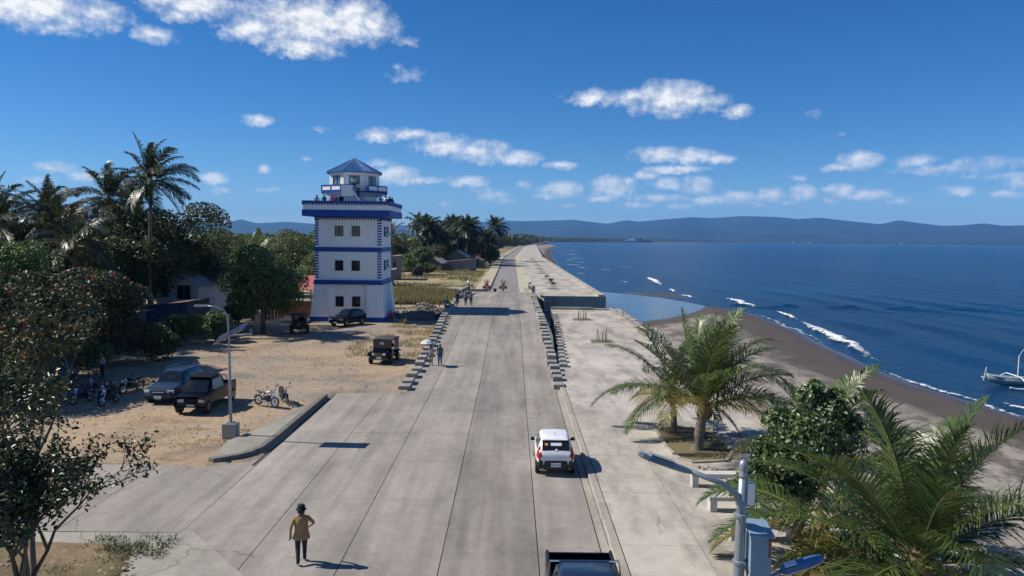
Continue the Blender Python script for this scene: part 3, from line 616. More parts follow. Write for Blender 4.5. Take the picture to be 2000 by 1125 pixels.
# ------------------------------------------------------------------ watch tower
M_white = mat('white_paint', (.83, .825, .81), .6, col2=(.93, .93, .93), scale=1.1, bump=.15, bscale=5, space='obj', stretch=(1, 1, .13))
M_blue = mat('blue_paint', (.006, .044, .27), .5, col2=(.012, .07, .35), scale=1.6, space='obj', stretch=(1, 1, .3))
M_glassd = flat('dark_glass', (.012, .014, .018), .06, spec=.7)
M_glassl = flat('pale_glass', (.16, .21, .24), .08, spec=.8)
M_black = flat('black_trim', (.012, .012, .013), .5)
M_roofb = mat('blue_metal_roof', (.03, .13, .33), .32, .12, 1.5, metal=.35, space='obj')
M_dark = flat('dark_opening', (.01, .01, .012), .8)
def tower():
    T = tag(empty('watch_tower', (-18.45, 90.5, 0)), 'white four-stage watch tower with blue bands, deck and eight-sided blue roof', 'tower')
    hb, ht, W = 4.22, 3.78, 3.675
    b = MB(); b.prism([(-8.2, -4.9), (4.9, -4.9), (8.4, -3.6), (8.4, 4.6), (-4.6, 4.6), (-8.2, 0)], -.3, .09); b.build('plinth_slab', [M_sidewalk], T)
    # battered corner piers and the wall set back between them
    for sx in (-1, 1):
        for sy in (-1, 1):
            b = MB()
            q = lambda h, z: [(sx * h, sy * h, z), (sx * (h - 2.08 + (hb - h) * .9), sy * h, z), (sx * (h - 2.08 + (hb - h) * .9), sy * 2.0, z), (sx * 2.0, sy * 2.0, z), (sx * 2.0, sy * (h - 2.08 + (hb - h) * .9), z), (sx * h, sy * (h - 2.08 + (hb - h) * .9), z)]
            f = q(hb, .08), q(ht, 4.3)
            b.loft(list(f) if sx * sy > 0 else [r[::-1] for r in f]); b.build('corner_pier', [M_white], T)
            b = MB(); g = q(hb + .04, .05), q(hb - .02, .62); b.loft(list(g) if sx * sy > 0 else [r[::-1] for r in g]); b.build('plinth', [M_blue], T)
    MB().bbox(-3.5, 3.5, -3.5, 3.5, .1, 4.3).build('lower_wall', [M_white], T)
    MB().bbox(-3.54, 3.54, -3.54, 3.54, .1, .6).build('recess_plinth', [M_blue], T)
    MB().bbox(-W, W, -W, W, 4.75, 7.97).build('middle_wall', [M_white], T)
    MB().bbox(-W, W, -W, W, 8.44, 11.8).build('upper_wall', [M_white], T)
    MB().bbox(-3.84, 3.84, -3.84, 3.84, 4.29, 4.77).bbox(-3.92, 3.92, -3.92, 3.92, 4.27, 4.36).build('band', [M_blue], T)
    MB().bbox(-3.75, 3.75, -3.75, 3.75, 7.95, 8.46).build('band', [M_blue], T)
    for z0, z1 in ((4.9, 7.95), (8.6, 11.6)):                     # quoins: alternating blue blocks up each corner
        for sx in (-1, 1):
            for sy in (-1, 1):
                b = MB()
                for k in range(10):
                    z = z0 + (k + .3) * (z1 - z0) / 10
                    b.box((sx * (W - .17), sy * (W - .17), z + .08), (.42, .42, .17))
                o = b.build('quoins', [M_blue], T); o['kind'] = 'stuff'
    b = MB()                                                       # small blocks under the deck and under its rail
    for k in range(23):
        x = -3.6 + k * 7.2 / 22
        for s in (-1, 1): b.box((x, s * (W + .02), 11.62), (.16, .12, .2)); b.box((s * (W + .02), x, 11.62), (.12, .16, .2))
    o = b.build('dentils', [M_blue], T); o['kind'] = 'stuff'
    MB().bbox(-3.76, 3.76, -3.76, 3.76, 11.72, 11.9).build('band', [M_blue], T)
    D = 4.85
    MB().bbox(-D, D, -D, D, 11.88, 12.58).build('deck_band', [M_blue], T)
    b = MB()
    for a0, a1, c0, c1 in ((-D + .1, D - .1, -D + .1, -D + .26), (-D + .1, D - .1, D - .26, D - .1), (-D + .1, -D + .26, -D + .26, D - .26), (D - .26, D - .1, -D + .26, D - .26)): b.bbox(a0, a1, c0, c1, 12.57, 13.3)
    b.build('deck_parapet', [M_white], T)
    b = MB()
    for a0, a1, c0, c1 in ((-D, D, -D, -D + .36), (-D, D, D - .36, D), (-D, -D + .36, -D + .36, D - .36), (D - .36, D, -D + .36, D - .36)): b.bbox(a0, a1, c0, c1, 13.29, 13.58)
    b.build('deck_rail', [M_blue], T)
    b = MB()
    for k in range(29):
        x = -D + .2 + k * (2 * D - .4) / 28
        for s in (-1, 1): b.box((x, s * (D - .06), 13.21), (.17, .12, .17)); b.box((s * (D - .06), x, 13.21), (.12, .17, .17))
    o = b.build('dentils', [M_blue], T); o['kind'] = 'stuff'
    ph = R_(22.5 + 11); oct_ = lambda r, z: [(r * math.cos(ph + k * math.pi / 4), r * math.sin(ph + k * math.pi / 4), z) for k in range(8)]
    MB().loft([oct_(2.75, 12.5), oct_(2.75, 14.2), oct_(3.85, 14.62)]).build('drum', [M_white], T)
    MB().loft([oct_(4.02, 14.6), oct_(4.02, 14.78)]).build('gallery_floor', [M_blue], T)
    d = MB().box((-2.7 * math.cos(1.25), -2.7 * math.sin(1.25), 13.35), (.8, .12, 1.6), rz=math.pi / 2 - 1.25 + math.pi / 2 - math.pi / 2).build('door', [M_dark], T)
    # gallery rail: eight sides, each two framed panels
    for k in range(8):
        a = Vector(oct_(3.95, 0)[k]); c = Vector(oct_(3.95, 0)[(k + 1) % 8])
        mid = (a + c) / 2; ang = math.atan2(mid.y, mid.x)
        gap = abs(ang + math.pi / 2 - .25) < .35
        for h in (0, 1):
            if gap and h == 1: continue
            p = a + (c - a) * (h * .5); q = a + (c - a) * (h * .5 + .5); m = (p + q) / 2; rz = math.atan2((q - p).y, (q - p).x); l = (q - p).length
            pn = MB().box((m.x, m.y, 15.1), (l - .06, .05, .5), rz).build('rail_panel', [M_white], T)
            MB().box((m.x, m.y, 15.40), (l + .05, .14, .13), rz).box((m.x, m.y, 14.83), (l + .04, .11, .10), rz).box((p.x, p.y, 15.1), (.13, .13, .58), rz).build('rail_frame', [M_blue], pn)
    # lantern room
    R = 2.98
    MB().loft([oct_(R, 14.76), oct_(R, 15.0)]).build('lantern_sill', [M_white], T)
    MB().loft([oct_(R, 16.55), oct_(R + .05, 17.0)]).build('lantern_head', [M_white], T)
    for k in range(8):
        a = Vector(oct_(R, 0)[k]); c = Vector(oct_(R, 0)[(k + 1) % 8]); rz = math.atan2((c - a).y, (c - a).x); m = (a + c) / 2; l = (c - a).length
        for f in (.11, .89):
            p = a + (c - a) * f; MB().box((p.x * .985, p.y * .985, 15.78), (l * .22, .2, 1.56), rz).build('lantern_pier', [M_white], T)
        w = MB().box((m.x * .975, m.y * .975, 15.78), (l * .58, .04, 1.5), rz).build('window', [M_glassl], T)
        MB().box((m.x * .985, m.y * .985, 16.5), (l * .58, .1, .08), rz).box((m.x * .985, m.y * .985, 15.04), (l * .58, .1, .08), rz).box((m.x * .985, m.y * .985, 15.78), (.07, .1, 1.5), rz).build('window_frame', [M_blue], w)
    e, ap = oct_(3.38, 16.98), (0, 0, 18.72)
    b = MB(); b.add(e + [ap] + oct_(3.38, 16.9), [(k, (k + 1) % 8, 8) for k in range(8)] + [(9 + k, 9 + (k + 1) % 8, (k + 1) % 8, k) for k in range(8)] + [tuple(range(16, 8, -1))])
    rf = b.build('roof', [M_roofb], T); b = MB()
    for k in range(8):
        a = Vector(e[k]); c = Vector(e[(k + 1) % 8]); A = Vector(ap)
        for j in range(6):
            p = a + (c - a) * (j / 6); tip = A if j == 0 else A + ((a + c) / 2 - A) * (abs(j / 6 - .5) * 1.55) + (p - (a + c) / 2) * 0
            if j: tip = A.lerp(p, abs(.5 - abs(j / 6 - .5)) * 0 + .08)
            b.tube([p, tip], .035 if j else .06, 4)
    o = b.build('roof_seams', [flat('roof_seam', (.16, .25, .42), .35, .4)], rf); o['kind'] = 'stuff'
    # stair from gallery to deck
    st = MB(); x0, z0, x1, z1 = .75, 14.7, 2.25, 12.65; y0 = -4.55
    for s in (0, .85):
        st.add([(x0, y0 + s, z0 + .1), (x1, y0 + s, z1 + .1), (x1, y0 + s, z1 - .15), (x0, y0 + s, z0 - .2), (x0, y0 + s + .06, z0 + .1), (x1, y0 + s + .06, z1 + .1), (x1, y0 + s + .06, z1 - .15), (x0, y0 + s + .06, z0 - .2)], [(0, 3, 2, 1), (4, 5, 6, 7), (0, 1, 5, 4), (2, 3, 7, 6)])
    sto = st.build('stair', [M_white], T)
    for k in range(8):
        f = (k + .5) / 8; MB().box((x0 + (x1 - x0) * f, y0 + .45, z0 + (z1 - z0) * f), (.24, .8, .05)).build('tread', [M_black], sto)
    b = MB()
    for h in (.45, .9): b.tube([(x0, y0, z0 + h), (x1, y0, z1 + h)], .03, 6)
    for f in (0, .33, .66, 1): b.tube([(x0 + (x1 - x0) * f, y0, z0 + (z1 - z0) * f), (x0 + (x1 - x0) * f, y0, z0 + (z1 - z0) * f + .9)], .03, 6)
    b.build('handrail', [M_blue], sto)
    MB().bbox(-.55, .8, -4.5, -3.4, 14.1, 15.32).build('landing', [M_white], T)
    # windows of the four storeys
    def win(x, z, face, w=.86, h=1.1):
        fr = MB(); gl = MB(); q = (3.5 if z < 3 else W)
        if face == 'f':
            gl.bbox(x - w / 2 + .02, x + w / 2 - .02, -q - .012, -q + .05, z - h / 2 + .02, z + h / 2 - .02)
            for xx in (x - w / 2, x, x + w / 2): fr.bbox(xx - .03, xx + .03, -q - .05, -q + .04, z - h / 2 - .03, z + h / 2 + .03)
            for zz in (z - h / 2, z, z + h / 2): fr.bbox(x - w / 2 + .031, x + w / 2 - .031, -q - .047, -q + .04, zz - .025, zz + .025)
            vs = MB(); s = .14; vs.bbox(x - w / 2 - .08, x + w / 2 + .08, -q - .08, -q + .02, z - h / 2 - .13, z - h / 2 - .05)
        else:
            gl.bbox(q - .05, q + .012, x - w / 2 + .02, x + w / 2 - .02, z - h / 2 + .02, z + h / 2 - .02)
            for xx in (x - w / 2, x, x + w / 2): fr.bbox(q - .04, q + .05, xx - .03, xx + .03, z - h / 2 - .03, z + h / 2 + .03)
            for zz in (z - h / 2, z + h / 2): fr.bbox(q - .04, q + .047, x - w / 2 + .031, x + w / 2 - .031, zz - .025, zz + .025)
            vs = MB(); vs.add([(q + .05, x - w / 2, z + h * .2), (q + .05, x + w / 2, z + h * .2), (q + .34, x + w / 2, z - h * .42), (q + .34, x - w / 2, z - h * .42), (q + .08, x - w / 2, z + h * .2), (q + .08, x + w / 2, z + h * .2), (q + .37, x + w / 2, z - h * .42), (q + .37, x - w / 2, z - h * .42)], [(0, 1, 2, 3), (7, 6, 5, 4), (3, 2, 6, 7)])
        o = gl.build('window', [M_glassd], T); fr.build('window_frame', [M_black], o); vs.build('window_sill' if face == 'f' else 'awning_sash', [M_white if face == 'f' else M_glassd], o)
    for z in (10.27, 6.4, 2.34):
        for x in (-.99, .88): win(x, z, 'f')
        if z > 3:
            for x in (-1.0, .9): win(x, z, 's')
    MB().bbox(3.48, 3.56, -1.9, -.9, .1, 3.05).build('door', [M_dark], T)
    return T
tower()

# ------------------------------------------------------------------ vehicles
M_tyre = flat('tyre_rubber', (.012, .012, .012), .85)
M_rim = flat('wheel_rim', (.32, .33, .35), .35, .8)
M_rimd = flat('dark_rim', (.06, .06, .065), .4, .6)
M_chrome = flat('chrome', (.6, .62, .65), .15, 1.0)
M_carglass = flat('car_glass', (.010, .013, .016), .04, spec=.8)
M_lamp = flat('lamp_glass', (.62, .64, .66), .12, spec=.8)
M_tail = flat('tail_lamp_red', (.30, .012, .012), .2, spec=.7)
M_plate = flat('number_plate', (.72, .74, .76), .5)
M_inkb = flat('plate_ink', (.03, .07, .25), .6)
M_orange = flat('orange_sticker', (.75, .30, .03), .6)
def paint(name, c, rough=.24): return flat(name, c, rough, spec=.4, coat=.15)
def wheel_meshes(r, w, rimmat):
    t = MB(); t.loft([[(x, rr * math.cos(a), rr * math.sin(a)) for a in [2 * math.pi * j / 20 for j in range(20)]] for x, rr in ((-w / 2, r * .62), (-w / 2, r * .93), (-w * .38, r), (w * .38, r), (w / 2, r * .93), (w / 2, r * .62))], cap=False)
    rm = MB(); rm.loft([[(x, rr * math.cos(a), rr * math.sin(a)) for a in [2 * math.pi * j / 20 for j in range(20)]] for x, rr in ((-w * .42, r * .64), (w * .42, r * .64))])
    for j in range(5):
        a = 2 * math.pi * j / 5
        for s in (-1, 1): rm.box((s * w * .44, math.cos(a) * r * .34, math.sin(a) * r * .34), (w * .08, r * .16, r * .58), rot=Matrix.Rotation(a - math.pi / 2, 3, 'X'))
    return t.mesh('wheel', [M_tyre], True), rm.mesh('rim', [rimmat])
def text_part(s, size, m, parent, loc, rot):
    cu = bpy.data.curves.new('lettering', 'FONT'); cu.body = s; cu.size = size; cu.align_x = 'CENTER'; cu.align_y = 'CENTER'; cu.extrude = .002; cu.resolution_u = 2
    o = bpy.data.objects.new('lettering', cu); dg = bpy.context.evaluated_depsgraph_get
    COL.objects.link(o); bpy.context.view_layer.update()
    me = bpy.data.meshes.new_from_object(o.evaluated_get(dg())); bpy.data.objects.remove(o); me.materials.clear(); me.materials.append(m)
    o = link('lettering', me, parent, loc); o.rotation_euler = rot; return o
def car(name, loc, rz, st, wheels, r, body, side_win, front_win=None, rear_win=None, rim=None, ww=.2, low=None):
    """st: stations rear to front (y, z bottom, z belt, z top, half width, half width of the roof); skin cut into patches along its own grid"""
    T = empty(name, loc, rz); S = np.array(st, float); d = np.r_[0, np.cumsum(np.hypot(np.diff(S[:, 0]), np.diff(S[:, 3]) * .8) + .02)]
    tt = np.concatenate([np.linspace(d[k], d[k + 1], 6)[:-1] for k in range(len(d) - 1)] + [d[-1:]]); Q = []
    for k in range(6):                                    # monotone cubic through the stations
        y = S[:, k]; h = np.diff(d); dl = np.diff(y) / h; m = np.zeros(len(y)); m[0], m[-1] = dl[0], dl[-1]
        for q in range(1, len(y) - 1): m[q] = 0 if dl[q - 1] * dl[q] <= 0 else 2 * dl[q - 1] * dl[q] / (dl[q - 1] + dl[q])
        ix = np.clip(np.searchsorted(d, tt, 'right') - 1, 0, len(d) - 2); t = (tt - d[ix]) / h[ix]
        Q.append((2 * t ** 3 - 3 * t ** 2 + 1) * y[ix] + (t ** 3 - 2 * t ** 2 + t) * h[ix] * m[ix] + (-2 * t ** 3 + 3 * t ** 2) * y[ix + 1] + (t ** 3 - t ** 2) * h[ix] * m[ix + 1])
    y, zb, zl, zt, w, wr = Q; h = zl - zb; g = zt - zl
    half = [(w * .84, zb), (w * .95, zb + .05 * h), (w * .99, zb + .22 * h), (w, zb + .5 * h), (w * 1.0, zb + .72 * h), (w * .975, zb + .92 * h), (w * .94, zl)]
    half += [(w * .94 + (wr - w * .94) * f + .018 * np.sin(math.pi * f), zl + g * f * .9) for f in (.3, .6, .85)] + [(wr * .94, zt - .03 * g), (wr * .76, zt + .004), (wr * .4, zt + .014), (wr * .0, zt + .018)]
    X = np.stack([a for a, b in half], 1); Z = np.stack([b for a, b in half], 1); X = np.concatenate([X, -X[:, -2::-1]], 1); Z = np.concatenate([Z, Z[:, -2::-1]], 1); Y = np.repeat(y[:, None], X.shape[1], 1)
    ny, nr = X.shape; V = np.stack([X, Y, Z], -1); idx = np.arange(ny * nr).reshape(ny, nr); F = np.stack([idx[:-1, :-1], idx[1:, :-1], idx[1:, 1:], idx[:-1, 1:]], -1)
    b = MB(); b.add(V.reshape(-1, 3).tolist(), F.reshape(-1, 4).tolist()); b.f += [tuple(idx[0, :]), tuple(idx[-1, ::-1])] + [(int(idx[k, 0]), int(idx[k, -1]), int(idx[k + 1, -1]), int(idx[k + 1, 0])) for k in range(ny - 1)]; b.m += [0] * (ny + 1)
    me = b.mesh('body', [body], True); me.set_sharp_from_angle(angle=R_(48)); link('body', me, T)
    nrm = np.zeros(len(me.vertices) * 3, dtype=np.float32); me.vertices.foreach_get('normal', nrm); nrm = nrm.reshape(ny, nr, 3)
    jm = np.minimum(np.arange(nr - 1), nr - 2 - np.arange(nr - 1))[None, :].repeat(ny - 1, 0); yc = (Y[:-1, :-1] + Y[1:, :-1]) / 2; zc = (Z[:-1, :-1] + Z[1:, 1:]) / 2; xc = (X[:-1, :-1] + X[1:, 1:]) / 2
    if np.mean((nrm[ny // 2, nr // 2])[2]) < 0: nrm = -nrm
    def patch(nm, m, mask, o=.008):
        if not mask.any(): return
        f = F[mask]; u, inv = np.unique(f, return_inverse=True); P = V.reshape(-1, 3)[u] + nrm.reshape(-1, 3)[u] * o
        link(nm, np_mesh(nm, P, inv.reshape(f.shape), m, True), T)
    for (ya, yb) in side_win:
        for s in (-1, 1): patch('side_window', M_carglass, (jm >= 6) & (jm <= 8) & (yc > ya) & (yc < yb) & (xc * s > 0))
    if front_win: patch('windscreen', M_carglass, (jm >= 10) & (yc > front_win[0]) & (yc < front_win[1]))
    if rear_win: patch('rear_window', M_carglass, (jm >= 10) & (yc > rear_win[0]) & (yc < rear_win[1]))
    if low: patch('rear_bumper', M_black, (yc < low[0]) & (zc < low[1]) , .006)
    tm, rm = wheel_meshes(r, ww, rim or M_rim)
    arch = MB(); arch.loft([[(x, r * 1.16 * math.cos(a), r * 1.16 * math.sin(a)) for a in [2 * math.pi * j / 18 for j in range(18)]] for x in (-.03, .03)]); am = arch.mesh('wheel_arch', [M_black])
    for yw in wheels:
        for sx in (-1, 1):
            wv = float(np.interp(yw, S[:, 0], S[:, 4]))
            link('wheel_arch', am, T, (sx * (wv - .018), yw, r + .02)); o = link('wheel', tm, T, (sx * (wv - ww * .5 + .03), yw, r)); link('rim', rm, o)
    T_PATCH[T.name] = (patch, jm, xc, yc, zc); return T
T_PATCH = {}
def part(T, name, m, c, d, rz=0, rot=None, taper=1.0): return MB().box(c, d, rz, 0, rot, taper).build(name, [m], T)
def mirrors(T, x, y, z, m):
    for s in (-1, 1): MB().box((s * x, y, z), (.17, .1, .13), taper=.85).tube([(s * (x - .12), y, z - .05), (s * x, y, z)], .025, 5).build('mirror', [m], T)

# white hatchback seen from behind
P_white = paint('white_car_paint', (.78, .79, .80), .25)
T = car('white_hatchback', (1.86, 32.75, 0), R_(0.5), [(-1.77, .46, .70, .72, .52, .42), (-1.745, .36, .84, .87, .66, .53), (-1.68, .28, .93, 1.00, .73, .585), (-1.5, .25, .97, 1.24, .765, .585), (-1.3, .23, .975, 1.42, .78, .57), (-1.1, .22, .965, 1.475, .785, .565), (-.6, .21, .94, 1.505, .785, .575), (.1, .21, .91, 1.485, .785, .575), (.45, .21, .89, 1.40, .785, .57), (.98, .22, .87, .97, .775, .62), (1.35, .24, .82, .88, .75, .60), (1.62, .30, .68, .74, .68, .54), (1.74, .40, .54, .58, .52, .42)],
        (-1.12, 1.26), .28, P_white, [(-1.12, -.45), (-.36, .52)], (.47, .96), (-1.66, -1.31), ww=.17, low=(-1.38, .66))
tag(T, 'small white hatchback driving away on the right lane, black lower rear', 'car')
pt, jm, xc, yc, zc = T_PATCH[T.name]
for s in (-1, 1): pt('tail_light', M_tail, (yc < -1.40) & (jm >= 3) & (jm <= 8) & (zc > .70) & (zc < 1.16) & (xc * s > 0) & (yc > -1.75), .012)
bp = MB(); xs = np.linspace(-.735, .735, 15)
bp.loft([[(x * .97, -1.70 + .26 * abs(x / .735) ** 5, .25), (x, -1.80 + .30 * abs(x / .735) ** 5, .30), (x * 1.02, -1.815 + .30 * abs(x / .735) ** 5, .48), (x * 1.01, -1.80 + .30 * abs(x / .735) ** 5, .66), (x * .97, -1.70 + .26 * abs(x / .735) ** 5, .70)] for x in xs]); bp.build('bumper', [M_black], T, True)
pl_ = part(T, 'number_plate', M_plate, (0, -1.822, .50), (.40, .02, .15)); text_part('ARA 5877', .10, M_inkb, pl_, (0, -1.836, .50), (math.pi / 2, 0, 0))
part(T, 'emblem', M_chrome, (0, -1.765, .83), (.11, .015, .07)); part(T, 'sticker', M_orange, (-.38, -1.50, 1.275), (.13, .012, .10), rot=Matrix.Rotation(R_(-42), 3, 'X')); part(T, 'sticker', M_plate, (.02, -1.50, 1.275), (.44, .012, .13), rot=Matrix.Rotation(R_(-42), 3, 'X')); part(T, 'sticker', M_plate, (.02, -1.64, 1.09), (.09, .012, .09), rot=Matrix.Rotation(R_(-42), 3, 'X'))
part(T, 'spoiler', P_white, (0, -1.34, 1.43), (1.0, .16, .03)); mirrors(T, .88, .55, .98, M_black); part(T, 'exhaust', M_chrome, (-.45, -1.66, .26), (.14, .1, .04)); MB().tube([(0, -.9, 1.5), (0, -1.0, 1.66)], .008, 5).build('aerial', [M_black], T)

# black pickup at the foot of the picture, coming this way: cab nearest, open bed behind
P_black = flat('black_car_paint', (.004, .0045, .006), .16, spec=.22)
P_navy = paint('navy_cab_paint', (.012, .018, .040), .2)
T = empty('black_pickup', (1.88, 17.75, 0), math.pi); tag(T, 'black pickup with open bed cut off by the bottom edge, beside the kerb', 'pickup')
def pickup(T, body, cabm, W=.90, bed=(-2.55, -.95), L=2.6, zb=.45, zr_=1.30, roof=1.78):
    b = MB(); y0, y1 = bed
    b.bbox(-W + .02, W - .02, y0 + .02, y1, zb, zb + .25)                      # bed floor and walls round an open box
    b.bbox(-W, -W + .10, y0, y1, zb + .1, zr_).bbox(W - .10, W, y0, y1, zb + .1, zr_).bbox(-W + .101, W - .101, y0, y0 + .08, zb + .1, zr_ - .01).bbox(-W + .101, W - .101, y1 - .08, y1 - .002, zb + .1, zr_ - .01)
    b.build('bed', [body], T)
    for s in (-1, 1): MB().tube([(s * (W - .05), y0 + .02, zr_ + .02), (s * (W - .05), y1, zr_ + .02)], .045, 6).build('bed_rail', [M_black], T)
    c = MB(); rg = lambda y, z0, zl, zt, w, wr: [(w, y, z0), (w, y, zl), (wr, y, zt - .05), (wr * .85, y, zt), (-wr * .85, y, zt), (-wr, y, zt - .05), (-w, y, zl), (-w, y, z0)]
    c.loft([rg(y1 + .01, zb, 1.08, roof - .10, W, W * .78), rg(y1 + .2, zb, 1.08, roof, W, W * .76), rg(.75, zb, 1.06, roof - .02, W, W * .75), rg(1.05, zb, 1.05, roof - .16, W, W * .74), rg(1.62, zb, 1.02, 1.10, W, W * .85), rg(2.3, zb, .95, 1.0, W * .97, W * .8), rg(L, zb + .05, .80, .83, W * .9, W * .7)])
    me = c.mesh('cab', [cabm], True); me.set_sharp_from_angle(angle=R_(40)); link('cab', me, T)
    for s in (-1, 1):
        q = [(s * (W * .985), y1 + .18, 1.14), (s * (W * .985), 1.2, 1.14), (s * W * .80, .86, roof - .14), (s * W * .80, y1 + .28, roof - .14)]
        g = MB(); g.add([(x + s * .012, y, z) for x, y, z in q], [(0, 1, 2, 3) if s > 0 else (3, 2, 1, 0)]); g.build('side_window', [M_carglass], T)
    MB().add([(-W * .8, y1 - .012, 1.2), (W * .8, y1 - .012, 1.2), (W * .7, y1 + .0, roof - .17), (-W * .7, y1, roof - .17)], [(0, 1, 2, 3)]).build('rear_window', [M_carglass], T)
    MB().add([(-W * .82, 1.60, 1.13), (W * .82, 1.60, 1.13), (W * .70, 1.08, roof - .16), (-W * .70, 1.08, roof - .16)], [(0, 1, 2, 3)]).build('windscreen', [M_carglass], T)
    tm, rm = wheel_meshes(.36, .24, M_rim)
    for y in (-1.75, 1.75):
        for s in (-1, 1): o = link('wheel', tm, T, (s * (W - .1), y, .36)); link('rim', rm, o)
    for s in (-1, 1): part(T, 'headlight', M_lamp, (s * W * .68, L - .02, .72), (.34, .06, .18)); part(T, 'tail_light', M_tail, (s * (W - .06), y0 - .01, .95), (.10, .04, .3))
    part(T, 'bumper', M_black, (0, L + .02, .50), (W * 1.8, .16, .24)); part(T, 'tailgate_handle', M_black, (0, y0 - .02, 1.1), (.3, .04, .08)); mirrors(T, W + .12, 1.25, 1.18, M_black)
pickup(T, P_black, P_navy)
MB().tube([(-.9, -.9, 1.3), (-.85, -.9, 1.75), (.85, -.9, 1.75), (.9, -.9, 1.3)], .03, 6).build('roll_bar', [M_chrome], T)

# blue sport utility car and dark pickup parked on the lot
P_blue = paint('slate_blue_paint', (.028, .048, .085), .2)
SUV = [(-2.22, .45, .85, .87, .78, .62), (-2.15, .38, 1.0, 1.12, .85, .64), (-1.85, .34, 1.06, 1.58, .88, .62), (-1.2, .32, 1.05, 1.70, .89, .64), (-.2, .32, 1.03, 1.72, .89, .64), (.35, .32, 1.02, 1.62, .89, .63), (1.02, .32, 1.0, 1.08, .885, .72), (1.6, .34, .95, 1.0, .87, .70), (2.05, .38, .84, .88, .83, .68), (2.25, .45, .68, .70, .72, .60)]
T = car('blue_sport_utility', (-19.75, 45.2, .06), math.pi - R_(2), SUV, (-1.35, 1.4), .35, P_blue, [(-1.75, -1.0), (-.92, -.05), (.05, .62)], (.40, .98), (-2.12, -1.88), ww=.22)
tag(T, 'slate blue sport utility car parked behind the dark pickup in tree shade', 'car')
def nose(T, w, y, z, plate=True):
    for s in (-1, 1): part(T, 'headlight', M_lamp, (s * w * .78, y - .10, z + .06), (.36, .10, .14), rz=-s * .35); part(T, 'tail_light', M_tail, (s * w * .92, -y + .08, z + .28), (.16, .10, .3))
    part(T, 'grille', M_black, (0, y + .005, z), (w * .9, .05, .2)); part(T, 'grille_bar', M_chrome, (0, y + .035, z + .03), (w * .8, .02, .04)); part(T, 'bumper', M_black, (0, y - .02, z - .26), (w * 1.75, .14, .14))
    if plate: part(T, 'number_plate', M_plate, (0, y + .06, z - .24), (.42, .02, .14))
nose(T, .86, 2.22, .72); mirrors(T, 1.0, .72, 1.08, P_blue)
for s in (-1, 1): MB().tube([(s * .56, -1.5, 1.74), (s * .57, -1.2, 1.79), (s * .57, -.2, 1.79), (s * .56, .1, 1.74)], .02, 5).build('roof_rail', [M_chrome], T)

T = empty('dark_pickup', (-17.1, 43.0, .05), math.pi - R_(1)); tag(T, 'black boxy pickup with roof rack and bed hoops parked on the dirt lot', 'pickup')
pickup(T, P_black, P_black, .84, (-2.2, -.55), 2.05, .42, 1.12, 1.80)
MB().bbox(-.62, .62, -.4, .9, 1.80, 1.83).build('roof_rack', [M_black], T)
rk = [c for c in T.children if c.name.startswith('roof_rack')][0]
for k in range(6): MB().bbox(-.62, .62, -.38 + k * .24, -.28 + k * .24, 1.832, 1.86).build('rack_slat', [M_rimd], rk)
for y in (-.62, -1.1): MB().tube([(-.78, y, 1.1), (-.66, y + .05, 1.62), (.66, y + .05, 1.62), (.78, y, 1.1)], .03, 6).build('bed_hoop', [M_black], T)
part(T, 'number_plate', M_plate, (0, 2.15, .48), (.42, .02, .13))

